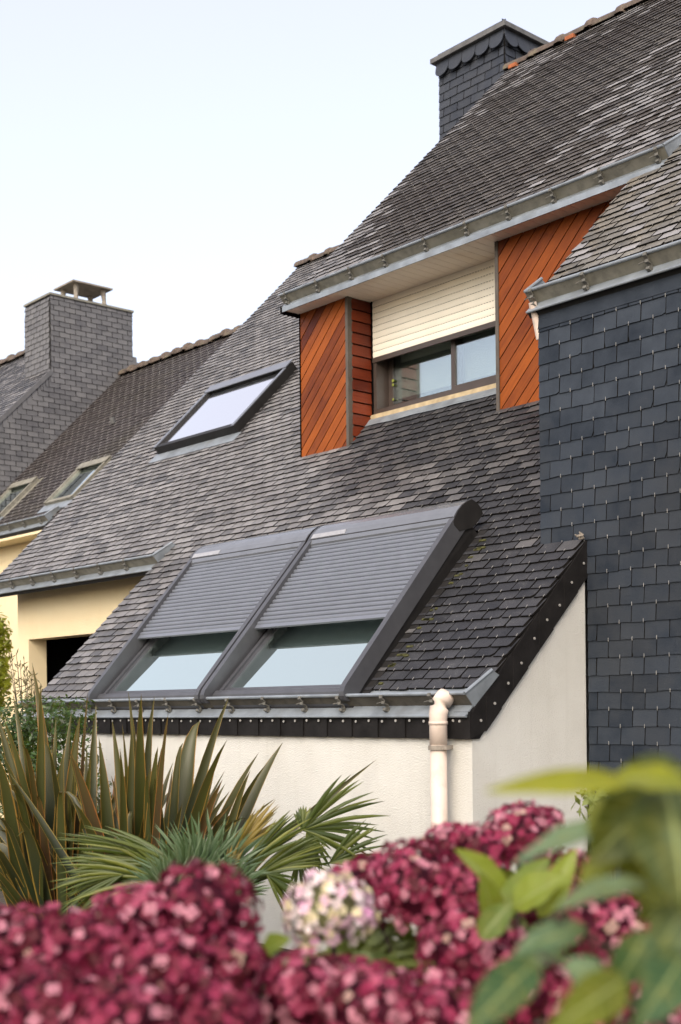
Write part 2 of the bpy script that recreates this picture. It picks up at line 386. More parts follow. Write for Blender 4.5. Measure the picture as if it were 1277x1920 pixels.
# ------------------------------------------------------------------ main house
house = thing('slate_roofed_house', (0, 3, GZ), 'house with steep grey slate roofs, cedar-clad dormer and shuttered roof windows', 'house')
CA, CB = .177, 1.755
PA, PB = roofP(CA), roofP(CB)
XL, XE, XV = -9.1, -5.43, -4.5                            # verge of low roof, left edge of lean-to, verge of high roof
YRA, YRB = 6.3, 5.6
# walls
w = MB(); w.box((XE+.05, 0, GZ), (0, .25, .17)); w.box((XE+.05, .25, GZ), (XE+.25, 1.7, .1)); w.build('front_wall', M_WHITE, house)
w = MB(); w.prism([(-.25,.25,GZ),(-.25,1.06,GZ),(-.25,1.06,CA+.86),(-.25,.25,CA+.05)], (.25,0,0)); w.build('side_wall', M_WHITE, house)
w = MB()
w.box((XL+.22, 1.72, 1.02), (XE+.3, 1.95, 1.62)); w.box((XL+.22, 1.72, GZ), (-8.62, 1.95, 1.02)); w.box((-6.0, 1.72, GZ), (XE+.3, 1.95, 1.02))
w.build('garage_wall', M_YELLOW, house, label='warm cream yellow wall under the low gutter')
w = MB(); w.box((-8.9, 3.2, GZ), (-6.0, 3.26, 1.12)); gd = w.build('garage_door', M_GARAGE, house)
for k in range(12): MB().box((-8.5+k*.21, 3.17, GZ), (-8.5+k*.21+.19, 3.2, 1.0), rnd=rng.random()).build('plank', M_GARAGE, gd)
w = MB(); w.box((-8.95, 1.952, 1.10), (-6.0, 3.2, 1.16)); w.box((-8.98,1.952,GZ),(-8.9,3.2,1.10)); w.build('garage_room', M_BLACK, house)  # interior coloured near black to stand for its shade
w = MB(); w.box((XL+.25, 4.4, GZ), (-.3, 11.5, 2.0)); w.box((-4.3, 2.9, 2.0), (2.6, 8.3, 3.9)); w.box((.02, 1.2, GZ), (2.6, 8.3, 2.6)); w.build('core_walls', M_WHITE, house)
# low roof
def deck(name, P, poly, mat=M_DECK, n0=-.05, n1=-.006):
    b = MB(); top = [P(s, t, n1) for s, t in poly]; bot = [P(s, t, n0) for s, t in poly]; k = len(poly)
    b.add(top + bot, [tuple(range(k)), tuple(range(k, 2*k))[::-1]] + [(i, k+i, k+(i+1) % k, (i+1) % k) for i in range(k)])
    return b.build(name, mat, house)
tE = 1.06 * S2; tY = 1.42 * S2
roofA = deck('low_roof', PA, [(XE,-.06),(.015,-.06),(.015,tE),(-.36,tE),(-.36,YRA*S2),(XL,YRA*S2),(XL,tY-.09),(XE,tY-.09)])
b = MB(); b.add([(XL,YRA,YRA+CA-.01),(XL,12.3,.3),(-.36,12.3,.3),(-.36,YRA,YRA+CA-.01)], [(0,1,2,3)]); b.build('rear_roof', SL_MID, house)
b = MB(); b.prism([(XL+.02,2.0,GZ),(XL+.02,11.5,GZ),(XL+.02,11.5,1.1),(XL+.02,YRA,YRA+CA-.1),(XL+.02,2.0,2.1)], (.08,0,0)); b.build('gable_wall', M_WHITE, house)
W1 = (-4.18, -1.05, .10, 1.74)                             # opening of the two shuttered roof windows
W2 = (-7.72, -6.22, 4.32, 5.36)                            # upper roof window
def spansA(t):
    Y = t / S2; iv = [(XL if t > tY + .06 else XE, .015 if t < tE else -.362)]
    def cut(a, b):
        out = []
        for (l, r) in iv:
            if b <= l or a >= r: out.append((l, r)); continue
            if a > l: out.append((l, a))
            if b < r: out.append((b, r))
        return out
    if W1[2] < t < W1[3]: iv = cut(W1[0], W1[1])
    if W2[2] < t < W2[3]: iv = cut(W2[0], W2[1])
    if Y > 2.40:
        if Y < 2.645: iv = cut(-4.40, -3.72); iv = cut(-1.905, 1)
        else: iv = cut(-4.40, 1)
    return iv
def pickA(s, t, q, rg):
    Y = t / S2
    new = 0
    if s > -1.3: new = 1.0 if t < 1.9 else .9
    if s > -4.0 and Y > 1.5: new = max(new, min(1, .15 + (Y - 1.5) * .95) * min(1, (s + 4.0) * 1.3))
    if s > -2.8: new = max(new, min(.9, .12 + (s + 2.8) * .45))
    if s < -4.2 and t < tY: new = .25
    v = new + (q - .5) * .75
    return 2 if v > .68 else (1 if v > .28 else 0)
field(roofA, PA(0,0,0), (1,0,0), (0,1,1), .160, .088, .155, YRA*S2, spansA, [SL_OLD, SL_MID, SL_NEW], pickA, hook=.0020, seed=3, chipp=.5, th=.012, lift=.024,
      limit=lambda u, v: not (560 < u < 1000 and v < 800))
# high roof
roofB = deck('high_roof', PB, [(XV,2.24*S2),(-.16,2.24*S2),(-.16,2.05*S2),(-.42,2.0*S2),(-.42,1.02*S2),(2.7,1.02*S2),(2.7,YRB*S2),(XV,YRB*S2)])
def spansB(t):
    Y = t / S2
    if Y < 2.36: return [(-.425, 2.7)] if Y < 2.20 else [(-.18, 2.7)]
    return [(XV - .01, 2.7)]
def pickB(s, t, q, rg):
    Y = t / S2
    if s > -.45 and Y < 2.5: return 2 if q > .25 else 1
    a = .5*math.sin(s*1.3+Y*.9) + .35*math.sin(Y*2.1 - s*.7) + (q-.5)*.9
    edge = max(0, 1 - (s - XV) / 1.1) * 1.3 + max(0, 1 - (Y - 2.3) / .6) * .5
    return 1 if a + edge > .72 else 0
field(roofB, PB(0,0,0), (1,0,0), (0,1,1), .160, .088, 1.13*S2, YRB*S2, spansB, [SL_BROWN, SL_OLD, SL_MOSS], pickB, hook=.0016, seed=5, chipp=.6, jit=1.3)
b = MB(); b.add([(XV,YRB,YRB+CB-.01),(XV,9.8,3.2),(2.7,9.8,3.2),(2.7,YRB,YRB+CB-.01)], [(0,1,2,3)]); b.build('rear_roof', SL_BROWN, house)
b = MB(); b.prism([(XV+.08,2.42,2.5),(XV+.08,8.5,2.5),(XV+.08,8.5,4.2),(XV+.08,YRB,YRB+CB-.1),(XV+.08,2.42,4.1)], (.1,0,0)); b.build('gable_wall', SL_WALL, house)
b = MB(); b.prism([(2.5,1.2,2.0),(2.5,8.5,2.0),(2.5,8.5,4.2),(2.5,YRB,YRB+CB-.1),(2.5,1.2,2.85)], (.1,0,0)); b.build('gable_wall', M_WHITE, house)
# slate-clad wall on the right
YW = 1.06
b = MB(); b.box((-.355, YW+.012, 1.1), (2.6, YW+.2, 2.80)); b.box((.02, YW+.012, GZ), (2.6, YW+.2, 1.1)); b.box((-.355,YW+.2,1.0),(-.2,2.6,2.78))
clad = b.build('slate_clad_wall', M_DECK, house)
def spansW(z):
    return [(-.355, 2.6)] if z > 1.235 else [(.022, 2.6)]
field(clad, (0, YW+.012, 0), (1,0,0), (0,0,1), .180, .1075, GZ, 2.70, spansW, [SL_WALL], lambda *a: 0, hook=.0022, seed=8, chipp=.15, th=.008, lift=.016, jit=.6, gap=.0030)
b = MB(); b.box((-.36, YW-.008, 2.655), (2.6, YW+.004, 2.80)); b.build('slate_head_course', SL_WALL, clad)

# ------------------------------------------------------------------ gutters standing on the roof slope
def gutter(parent, x0, x1, c, Yb, P, sheet=.105, strip=.085, step=.5, left=False, right=False, name='gutter', phase=.2, old=M_ZINCOLD):
    tb = Yb * S2; lp = lambda s, t, n: P(s, t, n)
    g = MB()
    g.prism([lp(x0,tb,0), lp(x0,tb+.008,0), lp(x0,tb+.004,sheet), lp(x0,tb-.004,sheet)], (x1-x0,0,0), 0)
    g.prism([lp(x0,tb,.004), lp(x0,tb-strip,.004), lp(x0,tb-strip,.012), lp(x0,tb,.012)], (x1-x0,0,0), 1)
    g.prism([lp(x0,tb+.008,.004), lp(x0,tb+.2,.004), lp(x0,tb+.2,.010), lp(x0,tb+.008,.010)], (x1-x0,0,0), 1)
    g.tube([lp(x0,tb,sheet+.006), lp((x0+x1)/2,tb+.001,sheet+.005), lp(x1,tb,sheet+.006)], .0115, 10, 1)
    g.tube([lp(x0,tb-strip,.006), lp(x1,tb-strip,.006)], .009, 8, 1)
    for flag, xx, sg in ((left, x0, -1), (right, x1, 1)):
        if not flag: 
            g.prism([lp(xx,tb,0), lp(xx,tb+.14,.005), lp(xx,tb+.03,sheet), lp(xx,tb,sheet)], (-.004*sg,0,0), 0); continue
        ex = .03 * sg
        a = [lp(xx,tb-.004,.0), lp(xx,tb,sheet), lp(xx+ex,tb+.24,sheet*.55), lp(xx+ex,tb+.26,0)]
        g.prism(a, (.006*sg,0,0), 1); g.tube([lp(xx,tb,sheet+.006), lp(xx+ex,tb+.24,sheet*.55+.004)], .0115, 8, 1)
    go = g.build(name, [old, M_ZINC], parent)
    br = MB(); X0 = lambda t, n: PA0(c, t, n)
    pts = [(-.006,sheet+.016),(-.022,sheet+.008),(-.020,sheet-.02),(-.034,sheet-.03),(-.020,sheet-.055),(-.022,.036),(-.034,.016),(-.052,.020),(-.058,.040),(-.045,.046)]
    br.ribbon([Vector((0,(t-n)/S2,(t+n)/S2)) for t, n in pts], (.026,0,0), .007); br.tube([Vector((-.05,(-.03-.07)/S2,(-.03+.07)/S2)), Vector((.01,(-.02-.075)/S2,(-.02+.075)/S2))], .004, 6)
    me = br.mesh('bracket', M_BRKT)
    x = x0 + phase
    while x < x1 - .05:
        link('bracket', me, go, Matrix.Translation(P(x, tb, 0)) @ Matrix.Rotation(rng.uniform(-.08,.08), 4, 'X'))
        x += step * rng.uniform(.94, 1.06)
    return go
PA0 = lambda c, t, n: roofP(c)(0, t, n)
gutter(house, XE-.0, .005, CA, .013, PA, right=True, phase=.35, step=.40, old=M_ZINCDK)
gutter(house, XL-.03, -5.40, CA, 1.415, PA, right=True, phase=.3, step=.5)
gutter(house, -4.50, -.17, CB, 2.285, PB, right=True, phase=.08, step=.47)
gutter(house, -.41, 2.7, CB, 1.07, PB, left=True, phase=.04, step=.45)

mo = MB(); rg_ = random.Random(77)
for k in range(26):
    tt = .2 + .088*rg_.randrange(17) + rg_.uniform(-.01,.01); ss = -.94 + abs(rg_.gauss(0,.03)); a_ = rg_.uniform(.008,.03)
    mo.box((-a_, -.006, .0), (a_, .012, .012), fr=lambda x,y,z,ss=ss,tt=tt: PA(ss+x, tt+y, .016+z))
mo.build('moss_tufts', M_MOSSY, roofA, stuff=True)
mp_ = MB()
for k in range(14):
    c_ = Vector((.01+rg_.gauss(0,.012), 1.03+rg_.gauss(0,.012), 1.255+rg_.gauss(0,.012))); mp_.tube([c_, c_+Vector((rg_.uniform(-.02,.02),-.02,rg_.uniform(-.01,.03)))], [.009,.004], 5)
mp_.build('mortar_patch', M_CONC, roofA)
# slate fascia under the lean-to gutter and its rake trim
fb = MB(); fb.box((XE, -.016, .005), (0.012, 0, .17)); fas = fb.build('fascia', M_TRIM, house)
x = XE; k = 0
fm = MB(); fm.prism([Vector((0,0,.13)),Vector((0,0,.035)),Vector((.035,0,0)),Vector((.150,0,0)),Vector((.150,0,.13))], (0,.006,0)); fme = fm.mesh('trim_slate', M_TRIM)
nm = MB(); nm.tube([(0,-.003,0),(0,.002,0)], .0085, 8); nme = nm.mesh('nail_head', M_HOOK)
while x < -.10:
    link('trim_slate', fme, fas, Matrix.Translation((x, -.026 - .006*(k % 2), .002)) @ Matrix.Rotation(R_(-2), 4, 'Z'))
    link('nail_head', nme, fas, Matrix.Translation((x + .075, -.042, .105 + rng.uniform(-.004,.004))))
    x += .122; k += 1
MB().box((-.11,-.036,.0),(.018,-.0165,.16)).build('trim_slate', M_TRIM, fas); link('nail_head', nme, fas, Matrix.Translation((-.06,-.039,.105)))
rb = MB(); rb.prism([(.001,-.02,.0),(.001,.05,.0),(.001,1.06,1.01),(.001,1.06,CA+1.06),(.001,.0,CA+.0),(.001,-.02,.155)], (.012,0,0)); rk = rb.build('rake_trim', M_TRIM, house)
for k in range(9):
    y0 = -.02 + k*.121; y1 = y0 + .135
    lo = lambda y: max(.0, y - .06); hi = lambda y: y + CA - .004
    MB().prism([(.014,y0,lo(y0)+.003),(.014,y1,lo(y1)-.002),(.014,y1,hi(y1)),(.014,y0,hi(y0))], (.006+.004*(k % 2),0,0)).build('trim_slate', M_TRIM, rk)
    link('nail_head', nme, rk, Matrix.Translation((.027, y0+.07, y0 + .06 + CA*.5 - .03 + rng.uniform(-.02,.02))) @ Matrix.Rotation(R_(90), 4, 'Z'))

# downpipe
dp = MB(); xp_ = -.165
dp.tube([(xp_+.012,-.045,.262),(xp_+.008,-.060,.245),(xp_+.004,-.085,.215),(xp_,-.102,.18),(xp_,-.109,.145),(xp_,-.11,.11),(xp_,-.11,-.03)], [.052,.057,.058,.057,.055,.053,.053], 20); dp.tube([(xp_,-.11,-.025),(xp_,-.11,GZ)], .05, 20)
dp.tube([(xp_,-.11,.105),(xp_,-.11,.085)], .057, 20); dp.sm = True
dpo = dp.build('downpipe', M_PVC, house)
cl = MB(); cl.tube([(xp_,-.11,-.035),(xp_,-.11,-.062)], .061, 20); cl.box((xp_+.05,-.13,-.06),(xp_+.085,-.09,-.037)); cl.box((xp_-.012,-.06,-.06),(xp_+.012,.0,-.037)); cl.build('pipe_collar', M_CONC, dpo)
MB().tube([(-.37,1.02,2.83),(-.375,1.06,2.74),(-.365,1.09,2.60)], .028, 12).build('downpipe', M_PVC, house)

# ------------------------------------------------------------------ dormer
YD, YN, ZB, ZT = 2.385, 2.66, 2.56, 3.955
def board_panel(name, x0, x1, y, z0, z1, wd, mat, th=.022):
    back = MB(); back.box((x0, y+.012, z0), (x1, y+.06, z1)); po = back.build(name, M_BLACK, house)
    rect = [(x0,z0),(x1,z0),(x1,z1),(x0,z1)]; d0 = (x0 - z1) / S2; d1 = (x1 - z0) / S2; d = d0
    while d < d1:
        pl = clip_poly(clip_poly(rect, 1/S2, -1/S2, d + wd - .009), -1/S2, 1/S2, -d)
        if len(pl) >= 3:
            b = MB(); rr = rng.random(); dy = rng.uniform(0, .003)
            b.prism([Vector((p[0], y + dy, p[1])) for p in pl], (0, th - dy, 0), 0, rr); b.build('board', mat, po)
        d += wd
    return po
board_panel('dormer_panel', -4.402, -3.745, YD, ZB+.004, ZT-.002, .092, M_WOOD)
board_panel('dormer_panel', -1.885, .3, YD, ZB+.004, ZT-.002, .098, M_WOOD)
for x in (-3.748, -1.912):
    MB().box((x, YD-.008, ZB-.02 if x > -3 else ZB+.01), (x+.034, YD+.05, ZT)).build('corner_post', M_POST, house)
MB().box((-4.418, YD-.003, ZB-.01), (-4.402, YD+.05, ZT)).build('corner_post', M_BLACK, house)
bk = MB(); bk.box((-3.76, YD+.05, 2.5), (-3.722, YN+.3, ZT)); ck = bk.build('dormer_cheek', M_BLACK, house)
nb = 13; hh = (ZT - 2.57) / nb
for k in range(nb):
    z = 2.57 + k * hh; b = MB()
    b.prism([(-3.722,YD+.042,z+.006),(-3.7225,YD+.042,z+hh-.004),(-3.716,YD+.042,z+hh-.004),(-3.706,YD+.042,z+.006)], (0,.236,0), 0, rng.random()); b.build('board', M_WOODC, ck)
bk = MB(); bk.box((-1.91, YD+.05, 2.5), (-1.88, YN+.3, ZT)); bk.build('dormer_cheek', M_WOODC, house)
# soffit boards run front to back
so = MB(); so.box((-4.44, 2.19, ZT+.012), (.0, YN+.3, ZT+.03)); sof = so.build('soffit', M_BLACK, house)
sb = MB(); sb.prism([(0,0,0),(.094,0,0),(.094,0,.011),(.003,0,.011)], (0,.50,0)); sme = sb.mesh('soffit_board', M_SOFFIT)
x = -4.44
while x < -.1:
    link('soffit_board', sme, sof, Matrix.Translation((x, 2.195, ZT - .002 + .002))); x += .0975
MB().box((-4.45, 2.18, ZT-.03), (-4.425, 2.40, ZT+.03)).build('soffit_end', M_BLACK, house)
MB().box((-4.45, 2.182, ZT-.018), (-.15, 2.193, ZT+.03)).build('soffit_edge', M_ZINC, house)
# window
win = MB(); fr = lambda a, b: win.box(a, b)
x0, x1, zb, zt = -3.70, -1.90, 2.90, 3.40
fr((x0,YN+.015,zb),(x1,YN+.20,zb+.045)); fr((x0,YN+.015,zb+.045),(x0+.045,YN+.20,zt+.5)); fr((x1-.05,YN+.015,zb+.045),(x1,YN+.20,zt+.5)); fr((x0+.045,YN+.08,zt+.12),(x1-.05,YN+.20,zt+.2))
wino = win.build('dormer_window', M_BROWNALU, house)
def sash(a, b, y, ml, mr_):
    f = MB(); z0, z1 = zb + .047, zt + .12
    f.box((a,y,z0),(b,y+.03,z0+.055)); f.box((a,y,z0+.055),(a+ml,y+.03,z1)); f.box((b-mr_,y,z0+.055),(b,y+.03,z1)); f.build('sash_frame', M_BROWNALU, wino)
    MB().box((a+ml,y+.012,z0+.055),(b-mr_,y+.018,z1)).build('pane', M_GLASSW, wino)
sash(x0+.05, -2.72, YN+.165, .055, .045); sash(-2.765, x1-.052, YN+.085, .045, .05)
MB().box((x0-.1, YN+1.2, 2.4), (x1+.1, YN+1.25, 3.97)).box((x0-.1,YN+.22,2.4),(x0-.06,YN+1.2,3.97)).box((x1+.06,YN+.22,2.4),(x1+.1,YN+1.2,3.97)).box((x0-.1,YN+.22,2.4),(x1+.1,YN+1.2,2.44)).box((x0-.1,YN+.22,3.93),(x1+.1,YN+1.2,3.97)).build('room_shell', M_ROOM, wino)
for a, b in ((-3.47,-3.02),(-2.12,-1.95)):
    c = MB(); n = 40; vs = []
    for i in range(n+1):
        x = a + (b-a)*i/n; y = YN + .27 + .022*math.sin(i*1.15) + .008*math.sin(i*2.9)
        vs += [(x,y,2.85),(x,y,3.6)]
    c.add(vs, [(2*i,2*i+2,2*i+3,2*i+1) for i in range(n)]); c.sm = True; c.build('curtain', M_CURT, wino)
for z, r in ((3.225,.015),(3.185,.014),(3.05,.011)):
    MB().tube([(-3.585,YN+.158,z),(-3.585,YN+.163,z)], r, 12).build('window_ornament', M_ORN, wino)
sl = MB(); sl.box((-3.72, YN-.01, 2.83), (-1.88, YN+.05, 2.90)); sl.build('window_sill', M_SILL, wino)
zf = MB(); n = 24; vs = []
for i in range(n+1):
    x = -3.715 + 1.82*i/n; wv = .006*math.sin(i*.9)
    vs += [PA(x, 2.585*S2+wv, .028), PA(x, 2.66*S2, .03), Vector((x, YN-.012, 2.855+wv*.6))]
zf.add(vs, [(3*i+j,3*i+3+j,3*i+4+j,3*i+1+j) for i in range(n) for j in (0,1)]); zf.build('sill_flashing', M_ZINC, wino)
# roller shutter, cream
rs = MB(); rs.box((x0+.005,YN+.004,3.385),(x1-.02,YN+.03,3.43)); rso = rs.build('roller_shutter', M_BROWNALU, house, label='half lowered cream roller shutter in the dormer')
pr = []; np_ = 6; ph = .0585
for i in range(np_+1): pr.append((-.0045*math.sin(math.pi*i/np_), ph*i/np_*.985))
sp = MB(); sp.prism([Vector((x0+.006,YN+.014+a,b)) for a, b in pr] + [Vector((x0+.006,YN+.024,b)) for a, b in pr[::-1]], (x1-x0-.03,0,0)); spm = sp.mesh('shutter_slat', M_CREAM)
slots = MB()
for k in range(9):
    z = 3.43 + k*ph; link('shutter_slat', spm, rso, Matrix.Translation((0,0,z)))
    x = x0 + .02
    while x < x1 - .05 and k > 0:
        slots.box((x,YN+.0105,z-.002),(x+.015,YN+.0145,z+.002)); x += .032
slots.build('light_slots', M_POST, rso, stuff=True)
MB().box((x0-.004,YN+.0,2.9),(x0+.006,YN+.05,ZT)).build('shutter_guide', M_BLACK, rso)

# ------------------------------------------------------------------ two shuttered roof windows
def profile(pts, P, x0, x1): 
    return [P(x0, t, n) for t, n in pts], (x1 - x0, 0, 0)
railtop = lambda t: .150 + .070 * t
def shuttered_window(x0, x1, lab, outer_left, outer_right):
    root_mb = MB()
    for a, b in ((x0+.012, x0+.06), (x1-.06, x1-.012)):    # base frame
        root_mb.prism(*profile([(.06,-.03),(1.66,-.03),(1.66,.075),(.06,.075)], PA, a, b))
    root_mb.prism(*profile([(1.60,-.03),(1.72,-.03),(1.72,.09),(1.60,.09)], PA, x0+.06, x1-.06))
    root_mb.prism(*profile([(.00,-.02),(.06,-.02),(.06,.03),(.00,.01)], PA, x0+.01, x1-.01))
    root = root_mb.build('roof_window', M_ALUD, house, label=lab)
    rw = .048
    arc = [(.085 - .095*math.sin(a), (.105) + .062*math.cos(a)) for a in [math.pi*i/8 for i in range(9)]]
    for a in (x0, x1 - rw):
        r = MB(); pts = [(1.62, railtop(1.62)), (.085, .105+.062)] + arc[1:] + [(.20,.055),(1.62,.135)]
        r.prism(*profile(pts, PA, a, a+rw)); r.build('guide_rail', M_ALU, root)
    for flag, a in ((outer_left, x0+.012), (outer_right, x1-.02)):
        if flag:
            s = MB(); s.prism(*profile([(.12,-.03),(1.70,-.03),(1.70,.14),(.2,.06)], PA, a, a+.008)); s.build('side_flashing', M_ALUD, root)
            s = MB(); s.prism(*profile([(.10,.016),(1.80,.016),(1.80,.022),(.10,.022)], PA, a-.05 if a < x0+.3 else a, a+.01 if a < x0+.3 else a+.075)); s.build('side_tray', M_ALUD, root)
    # cassette
    cp = [(1.565,.165),(1.556,.225),(1.566,.248),(1.60,.262),(1.66,.272),(1.72,.270),(1.775,.257),(1.815,.240),(1.838,.19),(1.845,.14),(1.83,.098),(1.76,.094),(1.68,.100)]
    c = MB(); c.prism(*profile(cp, PA, x0+.012, x1-.012)); cas = c.build('shutter_cassette', M_CASS, root)
    for a in (x0-.002, x1-.012):
        e = MB(); cpe = [(1.70+(t-1.70)*1.02, .19+(n-.19)*1.03) for t, n in cp]; e.prism(*profile(cpe, PA, a, a+.014)); e.build('end_cap', M_ALUD if a > x0+.1 else M_ALU, cas)
    MB().prism(*profile([(1.598,.2620),(1.602,.2645),(1.606,.2655),(1.602,.2615)], PA, x0+.02, x1-.02)).build('seam', M_ALUD, cas)
    MB().prism(*profile([(1.612,.2645),(1.655,.2715),(1.655,.2745),(1.612,.2675)], PA, x0+.03, x0+.42)).build('solar_strip', M_SOLAR, cas)
    # slats
    sp = MB(); q = [(.001,-.004),(.004,.005),(.012,.0125),(.022,.0145),(.032,.0105),(.040,.002),(.042,-.006)]
    slope = math.atan(.07)
    sp.prism([Vector((x0+rw-.004,(t-n)/S2,(t+n)/S2)) for t, n in q], (x1-x0-2*rw+.008,0,0)); spm = sp.mesh('shutter_slat', M_SLAT)
    t = .735
    while t < 1.56:
        link('shutter_slat', spm, root, Matrix.Translation(PA(0, t, railtop(t)-.036))); t += .0452
    MB().prism(*profile([(.700,railtop(.7)-.045),(.735,railtop(.7)-.045),(.735,railtop(.7)-.028),(.700,railtop(.7)-.030)], PA, x0+rw-.004, x1-rw+.004)).build('shutter_bottom_bar', M_SLAT, root)
    # sash
    s = MB(); a, b = x0+.075, x1-.075
    s.prism(*profile([(.10,.0),(1.6,.0),(1.6,.088),(.10,.088)], PA, a, a+.035)); s.prism(*profile([(.12,.0),(1.6,.0),(1.6,.072),(.12,.072)], PA, a+.035, a+.075))
    s.prism(*profile([(.10,.0),(1.6,.0),(1.6,.088),(.10,.088)], PA, b-.035, b)); s.prism(*profile([(.12,.0),(1.6,.0),(1.6,.072),(.12,.072)], PA, b-.075, b-.035))
    s.prism(*profile([(.125,.0),(.165,.0),(.165,.070),(.125,.074)], PA, a+.075, b-.075)); s.build('sash_frame', M_ALU, root)
    s = MB(); s.prism(*profile([(.045,.02),(.125,.02),(.122,.088),(.105,.100),(.070,.098),(.048,.080)], PA, x0+.055, x1-.055)); s.build('sash_cover', M_ALU, root)
    MB().prism(*profile([(.015,.01),(.043,.015),(.043,.062),(.018,.055)], PA, x0+.05, x1-.05)).build('lower_cover', M_ALU, root)
    MB().prism(*profile([(.165,.052),(1.6,.052),(1.6,.058),(.165,.058)], PA, a+.075, b-.075)).build('pane', M_GLASSS, root)
shuttered_window(-4.215, -2.625, 'left of the two shuttered roof windows', True, False)
shuttered_window(-2.600, -1.020, 'right of the two shuttered roof windows, with deep dark side', False, True)

def roof_window(parent, P, x0, x1, t0, t1, glass, lab, depth=.10, name='roof_window', frame=M_ALUD, cover=M_ALU):
    f = MB(); k = .06
    f.prism(*profile([(t0,-.03),(t1,-.03),(t1,depth),(t0,depth)], P, x0, x0+k)); f.prism(*profile([(t0,-.03),(t1,-.03),(t1,depth),(t0,depth)], P, x1-k, x1))
    f.prism(*profile([(t0,-.03),(t0+k,-.03),(t0+k,depth),(t0,depth)], P, x0+k, x1-k)); f.prism(*profile([(t1-k,-.03),(t1,-.03),(t1,depth+.01),(t1-k,depth+.01)], P, x0+k, x1-k))
    f.prism(*profile([(t0-.02,.018),(t1+.05,.018),(t1+.05,.024),(t0-.02,.024)], P, x0-.07, x0)); f.prism(*profile([(t0-.02,.018),(t1+.05,.018),(t1+.05,.024),(t0-.02,.024)], P, x1, x1+.07))
    ro = f.build(name, frame, parent, label=lab)
    MB().prism(*profile([(t0+k,depth-.03),(t1-k,depth-.03),(t1-k,depth-.024),(t0+k,depth-.024)], P, x0+k, x1-k)).build('pane', glass, ro)
    c = MB(); c.prism(*profile([(t1-.13,depth+.012),(t1+.01,depth+.012),(t1+.01,depth+.022),(t1-.13,depth+.022)], P, x0-.005, x1+.005))
    c.prism(*profile([(t0-.004,depth+.002),(t1-.13,depth+.002),(t1-.13,depth+.012),(t0-.004,depth+.012)], P, x0-.003, x0+.045)); c.prism(*profile([(t0-.004,depth+.002),(t1-.13,depth+.002),(t1-.13,depth+.012),(t0-.004,depth+.012)], P, x1-.045, x1+.003))
    c.build('frame_cover', cover, ro)
    MB().prism(*profile([(t0-.16,.022),(t0,.022),(t0,.03),(t0-.16,.03)], P, x0-.05, x1+.05)).build('apron_flashing', M_ZINC, ro)
    return ro
roof_window(house, PA, -7.76, -6.19, 4.24, 5.42, M_GLASSV, 'upper roof window reflecting white sky', depth=.12, cover=M_SLAT)

# ------------------------------------------------------------------ ridge tiles
def ridge(parent, x0, x1, y, z, pitch=.36, r=.11, orange=0, seed=1):
    rg = random.Random(seed); x = x0; b = MB(); n = 9
    vs = []; L = pitch * 1.12
    for s, rr in ((0, r), (.12, r*.97), (L*.74, r*.93), (L*.80, r*1.14), (L*.93, r*1.18), (L, r*1.02)):
        for k in range(n): a = math.pi * k / (n-1); vs.append((s, math.cos(a)*rr*1.1, math.sin(a)*rr - .035))
    b.add(vs, [(i*n+k, i*n+k+1, (i+1)*n+k+1, (i+1)*n+k) for i in range(5) for k in range(n-1)] + [tuple(range(n)), tuple(range(5*n,6*n))]); b.sm = True
    me = b.mesh('ridge_tile', M_RIDGE)
    while x < x1:
        link('ridge_tile', me, parent, Matrix.Translation((x, y, z + rg.uniform(-.008,.008))) @ Matrix.Rotation(rg.gauss(0,.02), 4, 'Y') @ Matrix.Rotation(rg.gauss(0,.03), 4, 'Z'))
        if orange and rg.random() < orange:
            MB().box((x+.1,y-.13,z-.075),(x+.1+rg.uniform(.1,.22),y-.06,z-.035)).build('ridge_mortar', M_ORANGE, parent)
        x += pitch
ridge(house, XL-.03, -6.0, YRA, YRA+CA, seed=2, r=.10)
ridge(house, XV-.05, 2.6, YRB, YRB+CB, orange=.22, seed=4, r=.10, pitch=.40)

# ------------------------------------------------------------------ chimney on the main house
def chimney(parent, x0, x1, y0, y1, z0, z1, mat, w_, e_, n_front=150, n_side=150, seed=20, name='chimney', x_side=None):
    c = MB(); x1 = x_side if x_side else x1; c.box((x0,y0,z0),(x1,y1,z1)); co = c.build(name, M_DECK, parent)
    field(co, (0,y0,0), (1,0,0), (0,0,1), w_, e_, z0, z1-.06, lambda t: [(x0-.005,x1+.005)], [mat], lambda *a: 0, n_ind=n_front, seed=seed, chipp=.2, th=.011, lift=.021, jit=.7, gap=.005)
    if not x_side: field(co, (x1,0,0), (0,1,0), (0,0,1), w_, e_, z0, z1-.06, lambda t: [(y0-.005,y1+.005)], [mat], lambda *a: 0, n_ind=n_side, seed=seed+1, chipp=.2, th=.011, lift=.021, jit=.7, gap=.005)
    return co
ch = chimney(house, -5.92, -4.88, 5.90, 6.70, 5.0, 8.02, SL_CHIM, .225, .098)
sc = slate_template(.215, .16, ((0,0),(0,0)), .01, .02, rounded=True); sm_ = MB(); sm_.add(sc[0], sc[1]); sme2 = sm_.mesh('scallop_slate', SL_CHIM)
for k in range(5):
    link('scallop_slate', sme2, ch, Matrix(((1,0,0,-5.92-.03+.11+k*.22),(0,0,-1,5.845),(0,1,0,7.83),(0,0,0,1))) @ Matrix.Rotation(R_(-9),4,'X'))
for k in range(4):
    link('scallop_slate', sme2, ch, Matrix(((0,0,1,-4.825),(1,0,0,5.90+k*.215+.07),(0,1,0,7.83),(0,0,0,1))) @ Matrix.Rotation(R_(-9),4,'X'))
MB().box((-6.005,5.815,8.03),(-4.795,6.785,8.085)).build('chimney_cap', M_CAPD, ch)
MB().box((-5.95,5.87,7.97),(-4.85,6.73,8.03)).build('chimney_collar', M_CAPD, ch)

